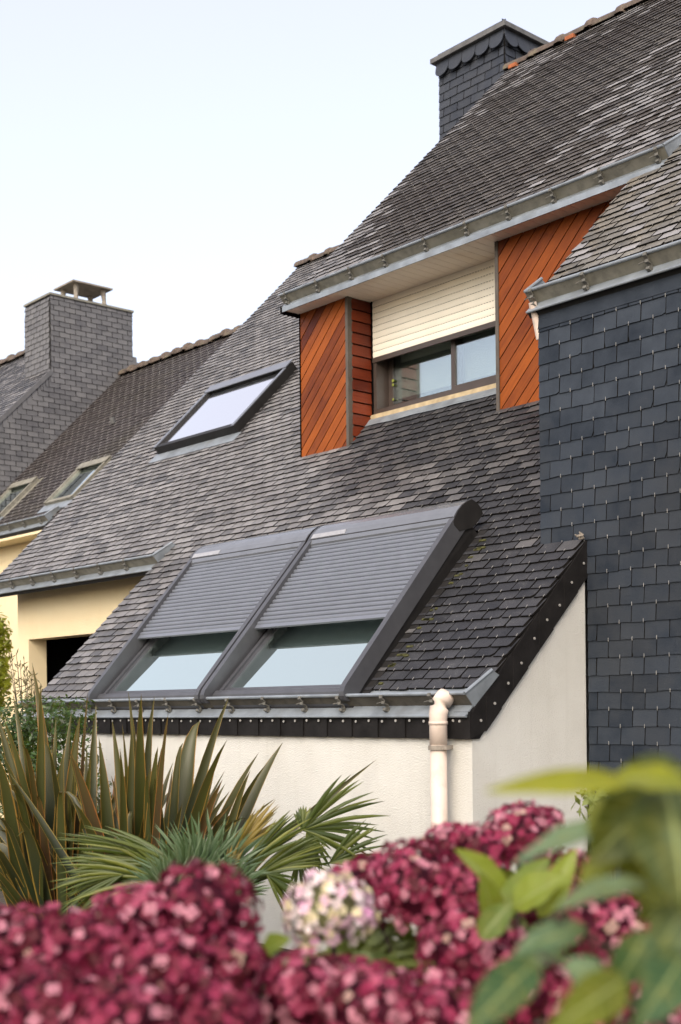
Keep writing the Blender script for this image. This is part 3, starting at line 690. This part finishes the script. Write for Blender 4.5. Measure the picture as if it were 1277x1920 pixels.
# ------------------------------------------------------------------ neighbouring houses on the left
nb1 = thing('middle_house', (-12, 5, GZ), 'house with dark slate roof and two small roof windows, behind the main house', 'house')
CC = -.427; PC = roofP(CC); XD = -13.87; YRC = 6.3
house_keep = house; house = nb1
tC = 3.2 * S2
roofC = deck('low_roof', PC, [(XD,tC-.1),(-10.75,tC-.1),(-10.75,tC-.3),(-8.2,tC-.3),(-8.2,YRC*S2),(XD,YRC*S2)])
V1 = (-11.40, -10.60, 3.40*S2+.05, 4.05*S2); V2 = (-13.50, -12.68, 3.38*S2+.05, 4.02*S2)
def spansC(t):
    iv = [(XD, -8.2)]
    if t < tC + .1: iv = [(-10.7, -8.2)]
    for V in (V1, V2):
        if V[2] < t < V[3]:
            out = []
            for l, r in iv:
                if V[0] > l: out.append((l, min(r, V[0])))
                if V[1] < r: out.append((max(l, V[1]), r))
            iv = out
    return iv
field(roofC, PC(0,0,0), (1,0,0), (0,1,1), .19, .092, tC-.3, YRC*S2, spansC, [SL_FARR], lambda *a: 0, hook=.005, seed=31, limit=lambda u, v: u < 480)
gutter(nb1, XD, -10.80, CC, 3.2, PC, right=True, step=.45)
b = MB(); b.box((XD-.1, 3.45, GZ), (-10.9, 3.7, 2.62)); b.build('front_wall', M_YELLOW, nb1)
b = MB(); b.box((XD-.1, 3.12, 2.62), (-10.85, 3.5, 2.655)); b.build('soffit', M_YELLOW, nb1)
b = MB(); b.box((-10.85, 3.20, GZ), (-8.4, 3.5, 2.36)); b.build('bay_wall', M_WHITE, nb1)
b = MB(); b.add([(XD,YRC,YRC+CC-.01),(XD,11,1),(-8.2,11,1),(-8.2,YRC,YRC+CC-.01)], [(0,1,2,3)]); b.build('rear_roof', SL_FARR, nb1)
ridge(nb1, XD+.05, -8.4, YRC, YRC+CC, orange=.15, seed=6, r=.11, pitch=.33)
roof_window(nb1, PC, -11.38, -10.58, 4.93, 5.80, M_GLASSF, 'small roof window beside the verge of the main house', depth=.07, frame=M_ZINCOLD, cover=M_ZINCOLD)
roof_window(nb1, PC, -13.48, -12.70, 4.93, 5.80, M_GLASSF, 'small roof window below the slate gable', depth=.07, frame=M_ZINCOLD, cover=M_ZINCOLD)
vp = MB(); p = PC(-11.95, 7.0, .02); vp.tube([p, p + Vector((0,-.03,.09))], .04, 10); vp.build('vent_pipe', M_CAPD, nb1)
house = thing('far_left_house', (-17, 5, GZ), 'house at the left edge with tall slate-clad gable and big chimney', 'house'); nb2 = house
CD = .78; PD = roofP(CD); YRD = 5.95
roofD = deck('low_roof', PD, [(-26,2.6*S2),(XD-.02,2.6*S2),(XD-.02,YRD*S2),(-26,YRD*S2)])
field(roofD, PD(0,0,0), (1,0,0), (0,1,1), .19, .092, 3.4*S2, YRD*S2, lambda t: [(-19, XD-.01)], [SL_MID, SL_OLD], lambda s,t,q,r: int(q > .6), hook=.003, seed=41, limit=lambda u, v: u < 100)
b = MB(); b.add([(-26,YRD,YRD+CD-.01),(-26,10,2.8),(XD-.02,10,2.8),(XD-.02,YRD,YRD+CD-.01)], [(0,1,2,3)]); b.build('rear_roof', SL_MID, nb2)
b = MB(); b.prism([(XD-.25,2.6,GZ),(XD-.25,10,GZ),(XD-.25,10,2.7),(XD-.25,YRD,YRD+CD-.03),(XD-.25,2.6,2.6+CD-.03)], (.24,0,0)); gab = b.build('slate_gable', M_DECK, nb2)
def spansG(z):
    y0 = min(4.945, max(2.6, z + .13 - CD)); y1 = max(6.505, YRD + (YRD + CD - z)); return [(y0, y1)]
def visG(u, v): return u < 260
field(gab, (XD-.01,0,0), (0,1,0), (0,0,1), .20, .085, 1.8, 6.96, spansG, [SL_FARW], lambda *a: 0, seed=45, chipp=.3, th=.011, lift=.020, gap=.005, limit=visG)
MB().prism([PD(XD-.04,2.6*S2,.02), PD(XD+.012,2.6*S2,.02), PD(XD+.012,2.6*S2,-.05), PD(XD-.04,2.6*S2,-.05)], (0,(4.95-2.6),(4.95-2.6))).build('verge_trim', SL_FARW, nb2)
chD = chimney(nb2, -14.72, -13.86, 4.95, 6.50, 5.0, 6.97, SL_FARW, .20, .085, 150, 0, seed=50, x_side=XD-.02)
MB().box((-14.745,4.925,6.965),(-13.845,6.525,7.0)).build('chimney_cap', M_ZINCOLD, chD)
pot = MB(); cxp, cyp = -14.28, 5.80
for dx in (-.22,.22):
    for dy in (-.27,.27):
        pot.tube([(cxp+dx,cyp+dy,7.0),(cxp+dx,cyp+dy,7.13),(cxp+dx*.95,cyp+dy*.95,7.31)], [.05,.035,.05], 8)
pot.box((cxp-.33,cyp-.38,7.31),(cxp+.33,cyp+.38,7.335)); pot.add([(cxp-.33,cyp-.38,7.335),(cxp+.33,cyp-.38,7.335),(cxp+.33,cyp+.38,7.335),(cxp-.33,cyp+.38,7.335),(cxp,cyp,7.42)], [(0,1,4),(1,2,4),(2,3,4),(3,0,4)])
pot.build('chimney_pot_hood', M_CONC, chD)
ridge(nb2, -20, -14.8, YRD, YRD+CD, seed=9, r=.12, pitch=.36)
house = house_keep

# ------------------------------------------------------------------ plants
def cam_dir(dx, dy, dz=0): return (RT * dx - UP * dy + FW * dz)
def strip_leaf(mb_v, B, T, wd, nrm, sag, fold=.25, seg=12, prof=None, tipbend=0):
    """long blade: 5 verts across; returns verts, faces, edge, along"""
    vs = []; fs = []; ed = []; al = []
    for i in range(seg + 1):
        s = i / seg; p = B.lerp(T, s) + sag * (math.sin(s * math.pi * .5) ** 2 - s * 1.0) * 1.0 + UP * (-tipbend * max(0, s - .7) ** 2 * 6)
        d = (T - B).normalized(); side = d.cross(nrm).normalized(); nn = side.cross(d).normalized()
        wv = wd * (prof(s) if prof else (min(1, .45 + s * 1.6) * (1 - max(0, (s - .45) / .55) ** 1.8)))
        for k, q in enumerate((-1, -.8, 0, .8, 1)):
            vs.append(p + side * (q * wv / 2) + nn * (abs(q) * wv * fold)); ed.append(abs(q)); al.append(s)
    for i in range(seg):
        for k in range(4): fs.append((i*5+k, i*5+k+1, (i+1)*5+k+1, (i+1)*5+k))
    return vs, fs, ed, al
def mesh_attrs(name, vs, fs, mat, rnd, extra={}):
    me = bpy.data.meshes.new(name); me.from_pydata([tuple(v) for v in vs], [], fs); me.materials.append(mat)
    a = me.attributes.new('rnd', 'FLOAT', 'FACE'); a.data.foreach_set('value', rnd if isinstance(rnd, list) else [rnd] * len(fs))
    for k, v in extra.items(): a = me.attributes.new(k, 'FLOAT', 'POINT'); a.data.foreach_set('value', v)
    me.polygons.foreach_set('use_smooth', [True] * len(fs)); me.update(); return me
# New Zealand flax, two clumps
def flax(label, bu, depth, leaves, seed, drop=0):
    rg = random.Random(seed); base = at(bu, 1500, depth); base.z = GZ
    root = thing('flax_plant', tuple(base), label, 'plant')
    for (u, v, w, *o) in leaves:
        k = o[0] if o else rg.random(); dd = depth + rg.uniform(-.45, .35)
        T = at(u, v, dd); B = base + Vector((rg.uniform(-.12,.12), rg.uniform(-.12,.12), .15))
        B = B + (RT * ((u - bu) * .0006))
        wd = w * 1.08 * dd / FPX; yaw = rg.uniform(-.8, .8); nrm = (-FW + RT * yaw + UP * .1).normalized()
        sag = (UP * rg.uniform(.05, .22) - RT * (1 if u > bu else -1) * rg.uniform(0, .12)) * (1 + abs(u - bu) / 300)
        vs, fs, ed, al = strip_leaf(None, B, T, wd, nrm, sag, fold=rg.uniform(.08, .3), tipbend=rg.uniform(.12,.4) if rg.random() < .18 else rg.uniform(0,.05))
        link('leaf', mesh_attrs('leaf', vs, fs, M_FLAX, k, {'edge': ed, 'along': al}), root)
    for i in range(52):
        u = bu + rg.gauss(0, 130); v = rg.uniform(1400, 1600) - max(0, 60 - abs(u - bu)) * .5
        T = at(u, v, depth + rg.uniform(-.5, .5)); B = base + Vector((rg.uniform(-.15,.15), rg.uniform(-.15,.15), .1)); wd = rg.uniform(14, 30) * depth / FPX
        vs, fs, ed, al = strip_leaf(None, B, T, wd, (-FW + RT * rg.uniform(-1, 1) + UP * .2).normalized(), UP * rg.uniform(.1, .4), fold=rg.uniform(.08, .3), tipbend=rg.choice((0,0,.1,.35)))
        link('leaf', mesh_attrs('leaf', vs, fs, M_FLAX, rg.choice((.05,.1,.2,.3,.5,.9)), {'edge': ed, 'along': al}), root)
    return root
Lr = [(240,1290,16,.5),(265,1298,28,.6),(290,1299,22,.45),(296,1358,20,.55),(278,1348,18,.6),(316,1328,15,.85),(343,1335,18,.35),(375,1303,40,.5),(430,1303,24,.2),
      (426,1385,26,.5),(486,1405,24,.35),(531,1383,36,.3),(418,1453,24,.95),(383,1428,18,.5),(303,1400,24,.6),(210,1343,22,.5),(185,1380,26,.55),(229,1355,16,.7),(247,1345,20,.4),
      (225,1400,18,.5),(325,1420,20,.4),(470,1440,20,.3),(350,1395,16,.6),(190,1450,22,.5),(500,1425,18,.4),(255,1420,24,.3),(280,1440,24,.45),(400,1480,22,.8)]
Ll = [(60,1240,26,.75),(24,1295,22,.5),(75,1280,20,.55),(83,1335,34,.15),(105,1335,18,.6),(5,1340,20,.6),(135,1325,22,.45),(150,1333,26,.7),(180,1318,22,.5),(165,1290,10,.9),
      (20,1410,34,.3),(17,1430,36,.1),(73,1390,24,.7),(-20,1475,22,.3),(-25,1495,30,.15),(-30,1540,28,.2),(40,1370,20,.5),(120,1400,24,.4),(150,1430,26,.45),(100,1440,22,.6),(60,1450,26,.35),
      (-15,1380,26,.5),(0,1400,20,.6),(30,1500,30,.2),(170,1420,22,.6),(-30,1600,26,.2),(10,1600,20,.9),(-20,1570,26,.3),(70,1480,26,.5),(40,1340,14,.8),(130,1380,20,.5),(-10,1320,22,.4),(90,1420,20,.6),(110,1470,24,.5)]
flax('bronze flax clump with upright pointed leaves against the white wall', 262, 7.7, Lr, 61)
flax('bronze flax clump at the left edge with one tall orange-edged leaf', 118, 7.9, Ll, 62)

# dwarf fan palm
def frond(root, u, v, depth, ax, spread, length, n, mat, seed, tilt=.3, pet=None, wd=9, droop=0, vary=.2):
    rg = random.Random(seed); c = at(u, v, depth); k = depth / FPX; vs = []; fs = []; rn = []
    a0 = math.atan2(-ax[1], ax[0])
    for i in range(n):
        s = (i + .5) / n - .5; a = a0 + s * R_(spread) + rg.gauss(0, .03); L = length * k * (1 - rg.uniform(0, vary)) * (1 - .25 * abs(s * 2) ** 2)
        d = (RT * math.cos(a) + UP * math.sin(a) + FW * (tilt * math.cos(s * 3) + rg.uniform(-.25, .25))).normalized()
        T = c + d * L - UP * droop * L * rg.uniform(.5, 1.2); side = d.cross(-FW + UP*rg.uniform(-.5,.5)).normalized(); w = wd * k * rg.uniform(.8, 1.2) * .27; o = len(vs); seg = 5
        for j in range(seg + 1):
            q = j / seg; p = c.lerp(T, q) + UP * (L * .05 * math.sin(q * 3.1)) ; ww = w * (.5 + 1.0 * min(1, q * 2)) * (1 - q ** 3) + .0005
            vs += [p - side * ww, p + (-FW) * ww * .6, p + side * ww]
            if j: b = o + (j-1)*3; fs += [(b,b+1,b+4,b+3),(b+1,b+2,b+5,b+4)]
        rn += [min(1, max(0, rg.gauss(.5, .22)))] * (seg * 2)
    if pet:
        q = at(pet[0], pet[1], pet[2]); mb = MB(); mb.tube([q, q.lerp(c, .5) + UP * .03, c], [.011, .009, .006], 6); o = len(vs); vs += [Vector(x) for x in mb.v]; fs += [tuple(i + o for i in f) for f in mb.f]; rn += [.4] * len(mb.f)
    link('frond', mesh_attrs('frond', vs, fs, mat, rn), root)
pb = at(420, 1500, 6.7); pb.z = GZ
palm = thing('fan_palm', tuple(pb), 'dwarf fan palm with blue-green fans in front of the white wall', 'palm')
tk = MB(); tk.tube([pb, pb + Vector((0,0,.35)), at(430,1650,6.7)], [.09,.08,.05], 9); tk.build('trunk', M_BARK, palm)
for i, (u, v, d, ax, sp, ln, n, mt, kw) in enumerate([
    (372,1660,6.4,(-.1,-1),150,150,60,M_PALMB,dict(tilt=-.3,vary=.5,wd=7)), (350,1672,6.25,(-.2,-1),165,135,56,M_PALMB,dict(tilt=-.6,vary=.55,wd=7)), (405,1660,6.5,(.1,-1),150,150,56,M_PALMB,dict(tilt=-.2,vary=.5,wd=7)), (320,1690,6.1,(-.4,-1),140,120,46,M_PALMB,dict(tilt=-.5,vary=.5,wd=7)), (430,1685,6.2,(.3,-1),140,110,44,M_PALMB,dict(tilt=-.5,vary=.5,wd=7)),
    (568,1556,6.9,(1,-.16),95,172,15,M_PALMY,dict(wd=11,pet=(430,1650,6.7),vary=.08)), (568,1556,6.9,(.1,-1),75,48,10,M_PALMY,dict(wd=11,vary=.1)), (575,1560,6.9,(.55,1),70,80,12,M_PALMY,dict(wd=9,droop=.3)),
    (618,1618,6.9,(1,-.35),75,128,14,M_PALMY,dict(pet=(450,1665,6.7),wd=9)), (560,1612,6.8,(.6,.25),190,75,14,M_PALMY,dict(pet=(440,1670,6.7),wd=8,droop=.2)),
    (345,1628,6.3,(-1,-.12),34,265,30,M_PALMY,dict(wd=10,pet=(420,1670,6.6))), (300,1650,6.2,(-1,-.02),40,215,26,M_PALMY,dict(wd=10)), (230,1640,6.2,(-1,.35),52,150,18,M_PALMY,dict(wd=8,droop=.1)), (330,1660,6.3,(-1,-.42),40,190,24,M_PALMY,dict(wd=9)),
    (430,1620,6.6,(.6,-.75),26,150,16,M_PALMO,dict(wd=11)), (455,1632,6.6,(.75,-.65),30,170,18,M_PALMY,dict(wd=10)), (470,1650,6.6,(.95,-.45),30,175,20,M_PALMY,dict(wd=10)), (500,1640,6.5,(.9,.5),70,90,12,M_PALMY,dict(droop=.3)), (300,1660,6.3,(-.5,1),90,90,14,M_PALMY,dict(droop=.2)), (420,1660,6.4,(.35,-1),30,90,12,M_PALMO,dict(wd=10))]):
    frond(palm, u, v, d, ax, sp, ln, int(n * (1.9 if mt is M_PALMB else 1.5)) if n > 16 else n, mt, 100 + i, **kw)

# leaf-cloud shrubs
def cloud(root, name, blobs, n, size, mat, seed, rmin=.0, flat=.3):
    rg = random.Random(seed); vs = []; fs = []; rn = []; tot = sum(b[1].x * b[1].y * b[1].z for b in blobs)
    for c, r in blobs:
        for _ in range(int(n * r.x * r.y * r.z / tot)):
            d = Vector((rg.gauss(0,1), rg.gauss(0,1), rg.gauss(0,1))).normalized(); q = (rmin + (1 - rmin) * rg.random() ** .4) * rg.uniform(.85, 1.1)
            p = c + Vector((d.x*r.x, d.y*r.y, d.z*r.z)) * q
            nrm = (d + Vector((rg.gauss(0,.6), rg.gauss(0,.6), rg.gauss(.4,.6)))).normalized(); a = nrm.orthogonal().normalized(); a = Matrix.Rotation(rg.uniform(0,6.28), 3, nrm) @ a; b = nrm.cross(a)
            s = size * rg.uniform(.6, 1.3); o = len(vs)
            vs += [p - a*s, p - a*s*.2 + b*s*.42 + nrm*s*.08, p + a*s, p - a*s*.2 - b*s*.42 + nrm*s*.08, p]
            fs += [(o,o+1,o+4),(o+1,o+2,o+4),(o+2,o+3,o+4),(o+3,o,o+4)]; rn += [min(1, max(0, rg.gauss(.42, .22)))] * 4
    return link(name, mesh_attrs(name, vs, fs, mat, rn), root)
def shrub(name, label, blobs, n, size, mat, seed, cat='shrub', stems=6, rmin=0):
    bb = [(at(u, v, d), Vector((ru*d/FPX, ru*d/FPX, rv*d/FPX))) for u, v, d, ru, rv in blobs]
    base = sum((b[0] for b in bb), Vector()) / len(bb); base.z = GZ
    root = thing(name, tuple(base), label, cat); rg = random.Random(seed); st = MB()
    for i in range(stems):
        c, r = bb[i % len(bb)]; e = c + Vector((rg.uniform(-.5,.5)*r.x, rg.uniform(-.5,.5)*r.y, rg.uniform(-.2,.5)*r.z)); s = base + Vector((rg.uniform(-.08,.08), rg.uniform(-.08,.08), 0))
        st.tube([s, s.lerp(e,.5) + Vector((rg.uniform(-.05,.05),rg.uniform(-.05,.05),.05)), e], [.022,.014,.005], 6)
    st.build('stem', M_BARK, root); cloud(root, 'foliage', bb, n, size, mat, seed, rmin); return root
shrub('glossy_shrub', 'dense dark green small-leaved shrub by the lower end of the lean-to roof', [(60,1370,9.9,95,75),(130,1350,9.6,58,52),(20,1420,9.9,80,90),(110,1450,9.6,90,90),(150,1540,9.4,90,100),(30,1560,9.4,90,110)], 9000, .024, M_BUSH, 71)
shrub('lime_tree', 'yellow-green leafy tree left of the cream wall', [(-16,1200,16.5,40,62),(-5,1270,16.2,26,40),(-40,1290,16.5,60,80)], 3200, .055, M_LIME, 72, 'tree')
tw_base = at(55, 1300, 10.6); tw_base.z = GZ
tw = thing('dry_twiggy_plant', tuple(tw_base), 'sparse brownish twiggy plant in front of the cream wall', 'plant'); rg = random.Random(5); mbt = MB(); vs=[];fs=[];rn=[]
for i in range(10):
    T = at(18 + i*7 + rg.uniform(-4,4), 1215 + abs(i-2)*11 + rg.uniform(-8,12), 10.6 + rg.uniform(-.2,.2)); p0 = tw_base + Vector((0,0,.6)); mid = p0.lerp(T,.6) + Vector((rg.uniform(-.05,.05),0,0))
    mbt.tube([p0, mid, T], [.008,.006,.002], 5)
    for j in range(26):
        q = rg.uniform(.45, 1); p = (mid.lerp(T,(q-.6)/.4) if q > .6 else p0.lerp(mid,q/.6)); d = (RT*rg.uniform(-1,1)+UP*rg.uniform(.2,1)+FW*rg.uniform(-.5,.5)).normalized(); L = rg.uniform(.04,.09); s = d.cross(FW).normalized()*.005; o=len(vs)
        vs += [p, p+d*L*.5+s, p+d*L, p+d*L*.5-s]; fs.append((o,o+1,o+2,o+3)); rn.append(rg.random())
mbt.build('stem', M_BARK, tw); link('foliage', mesh_attrs('foliage', vs, fs, M_TWIG, rn), tw)
shrub('green_sprig_bush', 'light green sprig showing above the flower heads before the slate wall', [(1120,1500,6.6,45,40),(1160,1560,6.6,60,60)], 260, .05, M_HLEAF, 74, 'shrub', 4)

# hydrangeas
PAL_R = [(.065,.002,.011),(.125,.004,.026),(.20,.013,.050),(.28,.046,.095),(.39,.15,.20),(.34,.21,.18)]; WT_R = [22,28,25,15,9,1.5]
PAL_W = [(.56,.36,.44),(.62,.50,.50),(.56,.47,.30),(.45,.20,.34),(.68,.58,.60)]; WT_W = [24,28,20,10,18]
def flower_head(root, c, r, seed, pal, wt, pet=.0092, shape=(1,1,.85)):
    rg = random.Random(seed); vs = []; fs = []; cols = []; n = int(11.5 * (r / .03) ** 2 * 2.2)
    nb_ = 8; lumps = [Vector((rg.gauss(0,1),rg.gauss(0,1),rg.gauss(0,1))).normalized() for _ in range(nb_)]
    for i in range(n):
        z = 1 - (i + .5) / n * 1.75; ph = i * 2.39996 + rg.uniform(-.3,.3); rr = math.sqrt(max(0, 1 - z*z)); d = Vector((rr*math.cos(ph), rr*math.sin(ph), z))
        lump = 1 + .10 * max(l.dot(d) for l in lumps) + (rg.uniform(-.09, .04) if rg.random() > .2 else rg.uniform(-.22, -.1))
        p = c + Vector((d.x*shape[0], d.y*shape[1], d.z*shape[2])) * r * lump * .93
        nrm = (d + Vector((rg.gauss(0,.36), rg.gauss(0,.36), rg.gauss(0,.36)))).normalized(); a = nrm.orthogonal().normalized(); a = Matrix.Rotation(rg.uniform(0,6.28),3,nrm) @ a; b = nrm.cross(a)
        col = rg.choices(pal, wt)[0]; s = pet * rg.uniform(.75, 1.25); curl = rg.uniform(-.1, .55)
        for k in range(4):
            t = k*math.pi/2 + rg.uniform(-.15,.15); u = a*math.cos(t)+b*math.sin(t); v = b*math.cos(t)-a*math.sin(t); o = len(vs)
            vs += [p, p+u*s*.5+v*s*.55+nrm*s*.16, p+u*s*.95+v*s*.56+nrm*s*(curl*.7+.08), p+u*s*1.25+v*s*.2+nrm*s*curl, p+u*s*1.25-v*s*.2+nrm*s*curl, p+u*s*.95-v*s*.56+nrm*s*(curl*.7+.08), p+u*s*.5-v*s*.55+nrm*s*.16]
            fs += [(o,o+1,o+2,o+3,o+4,o+5,o+6)]; j = rg.uniform(.8,1.2); cols.append(tuple(min(1,x*j) for x in col))
    o = len(vs); m1, m2 = 10, 7                            # dark core blocks the view through; shade between florets in its colour
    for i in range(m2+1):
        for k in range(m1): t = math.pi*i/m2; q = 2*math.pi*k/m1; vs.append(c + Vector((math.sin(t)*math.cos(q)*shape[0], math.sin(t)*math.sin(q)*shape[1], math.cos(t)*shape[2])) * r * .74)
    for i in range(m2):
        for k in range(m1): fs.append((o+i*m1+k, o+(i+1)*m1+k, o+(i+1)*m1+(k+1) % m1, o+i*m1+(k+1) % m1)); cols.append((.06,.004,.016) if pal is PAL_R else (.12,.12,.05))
    me = bpy.data.meshes.new('flower_head'); me.from_pydata([tuple(v) for v in vs], [], fs); me.materials.append(M_PETAL)
    ca = me.color_attributes.new('Col', 'FLOAT_COLOR', 'CORNER'); arr = []
    for f, cc in zip(fs, cols):
        if len(f) == 7:                                    # paler throat, deeper rim
            k0 = [cc[0]*.75+.04, cc[1]*.75+.028, cc[2]*.75+.022, 1]; k1 = [cc[0], cc[1], cc[2], 1]; k2 = [cc[0]*1.18, cc[1]*1.25+.006, cc[2]*1.2, 1]
            arr += k0 + k1 + k2 + k2 + k2 + k2 + k1
        else: arr += [cc[0], cc[1], cc[2], 1] * len(f)
    ca.data.foreach_set('color', arr); me.update(); link('flower_head', me, root)
def blade(root, B, T, wd, nrm, mat, k, cup=.18, droop=.12, name='leaf'):
    seg, acr = 14, 8; ed_ = []; al_ = []; vs = []; fs = []; d = (T-B); L = d.length; d = d.normalized(); side = d.cross(nrm).normalized(); nn = side.cross(d).normalized()
    for i in range(seg+1):
        s = i/seg; w_ = wd * (math.sin(math.pi * min(1, s**.8)) ** .8) * .5 + .0004; p = B.lerp(T, s) - nn * (droop*L*(s-.4)**2*1.5)
        for j in range(acr+1):
            q = j/acr*2-1; vs.append(p + side*q*w_ + nn*(abs(q)**1.3*w_*cup*2 + .07*w_*math.sin(s*17+q*4+k*20)*abs(q))); ed_.append(abs(q)); al_.append(s)
    for i in range(seg):
        for j in range(acr): fs.append((i*(acr+1)+j, i*(acr+1)+j+1, (i+1)*(acr+1)+j+1, (i+1)*(acr+1)+j))
    return link(name, mesh_attrs(name, vs, fs, mat, k, {'edge': ed_, 'along': al_}), root)
def hydrangea(label, heads, depth0, seed, pal, wt, leafn, group=None, under=None, uleaf=None):
    rg = random.Random(seed); cs = [at(u, v, d) for u, v, r, d in heads]; base = sum(cs, Vector()) / len(cs) + FW * .15; base.z = GZ
    root = thing('hydrangea_bush', tuple(base), label, 'hydrangea', group); st = MB()
    for i, ((u, v, r, d), c) in enumerate(zip(heads, cs)):
        R0 = r * d / FPX; hw = [max(1, q * rg.uniform(.5, 1.5)) for q in wt]; flower_head(root, c, R0 * .95, seed*50+i, pal, hw)
        s = base + Vector((rg.uniform(-.1,.1), rg.uniform(-.1,.1), 0)); st.tube([s, s.lerp(c,.5)+Vector((rg.uniform(-.06,.06),rg.uniform(-.06,.06),.1)), c], [.012,.008,.006], 6)
        for j in range(leafn):
            a = rg.uniform(0, 6.28); o = Vector((math.cos(a), math.sin(a), 0)); B = c + o*R0*.25 - UP*R0*(.9+rg.random()*.5); T = B + (o*rg.uniform(.9,1.2) + UP*rg.uniform(-.35,.25))*rg.uniform(.10,.15)
            blade(root, B, T, rg.uniform(.06,.085), (UP + o*.2 + Vector((rg.uniform(-.3,.3),rg.uniform(-.3,.3),0))).normalized(), M_HLEAF, rg.uniform(0,.45))
    st.build('stem', M_BARK, root)
    bb = [(c - UP*(r*d/FPX*1.9) + FW*.08, Vector((r*d/FPX*1.15,)*2 + (r*d/FPX*1.1,))) for (u,v,r,d), c in zip(heads, cs)]
    cloud(root, 'foliage', bb, 90*len(heads), .05, M_HLEAF, seed, .2)
    return root
hl = hydrangea('deep pink hydrangea bush filling the lower left foreground',
    [(375,1712,118,2.45),(255,1735,92,2.4),(175,1785,100,2.3),(60,1775,95,2.35),(300,1840,120,2.2),(430,1815,80,2.25),(90,1895,120,2.1),(230,1915,110,2.05),(400,1915,95,2.1),(-30,1830,90,2.3),(-20,1745,60,2.4)], 2.4, 3, PAL_R, WT_R, 3)
hm = hydrangea('hydrangea bush with one pale pink and cream flower head', [(615,1712,92,2.55)], 2.5, 4, PAL_W, WT_W, 8)
hr = hydrangea('deep pink hydrangea bush right of the pale flower head',
    [(975,1570,82,2.95),(1020,1545,38,3.0),(905,1595,62,2.9),(850,1590,58,2.95),(780,1665,112,2.75),(690,1665,72,2.8),(860,1690,80,2.7),(885,1790,108,2.45),(1085,1630,40,2.9),(1040,1690,70,2.6),(1140,1745,95,2.5),(565,1870,105,2.3),(700,1900,110,2.2),(800,1905,100,2.2),(980,1860,90,2.3),(1220,1790,80,2.45),(1090,1880,90,2.3),(640,1850,70,2.35),(1240,1880,80,2.35)], 2.6, 5, PAL_R, [14,24,26,18,14,3], 2)
for (a, b, w_, k) in (((955,1690,2.45),(862,1590,2.35),.062,.95),((960,1700,2.4),(1060,1640,2.35),.07,.8),((940,1720,2.4),(1030,1600,2.5),.06,.6),((930,1740,2.4),(905,1640,2.3),.05,.75),((1010,1720,2.4),(1080,1590,2.4),.05,.85),((900,1760,2.3),(960,1690,2.3),.05,.35),((655,1790,2.4),(700,1850,2.35),.06,.1),((590,1800,2.45),(530,1830,2.4),.06,.1),((490,1790,2.4),(540,1760,2.35),.05,.55)):
    blade(hr, at(*a), at(*b), w_, (-FW + UP*.8 + RT*rng.uniform(-.4,.4)).normalized(), M_HLEAF, k)
# broad-leaved shrub close to the lens
fb_ = at(1300, 1500, 1.65); fb_.z = GZ
fgs = thing('broad_leaved_shrub', tuple(fb_), 'blurred broad-leaved green shrub close to the lens at lower right', 'shrub')
stm = MB(); t0_ = at(1330,1900,1.584); stm.tube([fb_, fb_.lerp(t0_,.6)+RT*.03, t0_, at(1265,1660,1.518), at(1235,1490,1.452)], [.014,.012,.010,.007,.004], 8); stm.tube([t0_, at(1180,1800,1.518), at(1040,1720,1.452)], [.007,.005,.003], 6); stm.tube([at(1300,1950,1.584), at(1130,1850,1.452), at(1010,1790,1.386)], [.007,.005,.003], 6); stm.build('stem', M_BARK, fgs)
for (a, b, w_, k, nz) in (((1185,1462,1.0),(928,1470,.95),.020,.93,(.9,.35)),((1290,1470,1.0),(1110,1452,1.05),.034,.85,(.6,.8)),((1290,1430,1.1),(1115,1610,1.05),.072,.52,(1,.1)),((1250,1470,1.05),(1290,1700,1.0),.080,.50,(1,.2)),((1230,1480,1.1),(1180,1650,1.1),.060,.72,(1,-.1)),
    ((1180,1540,1.1),(945,1602,1.15),.034,.34,(.6,.9)),((1215,1650,1.05),(1030,1692,1.05),.028,.40,(.5,1)),((1060,1770,1.1),(960,1790,1.1),.030,.30,(.8,.5)),((1100,1735,1.1),(965,1778,1.1),.030,.20,(.7,.7)),((1010,1795,1.05),(878,1925,1.0),.038,.10,(.8,.5)),((1215,1745,1.05),(1150,1860,1.05),.034,.12,(1,.1)),
    ((1180,1830,1.0),(1040,1925,.95),.036,.70,(.9,.3)),((1290,1780,1.05),(1200,1920,1.0),.042,.15,(1,.2)),((1290,1690,1.05),(1225,1800,1.05),.04,.45,(1,.2)),((1170,1500,1.1),(1100,1560,1.1),.03,.75,(.7,.7)),((1180,1590,1.1),(1080,1650,1.1),.03,.80,(.6,.8)),((1130,1850,1.05),(1060,1800,1.05),.03,.28,(.8,.5)),((1240,1560,1.15),(1300,1640,1.15),.07,.5,(1,0)),((1300,1600,1.15),(1210,1720,1.1),.06,.70,(1,.1)),((1200,1600,1.08),(1130,1500,1.1),.035,.9,(.8,.5)),((1250,1690,1.1),(1150,1640,1.1),.03,.85,(.7,.7))):
    FS = 1.32; blade(fgs, at(a[0],a[1],a[2]*FS), at(b[0],b[1],b[2]*FS), w_*FS, (-FW*nz[0] + UP*nz[1]).normalized(), M_BIGLEAF, k, cup=.1, droop=.25)
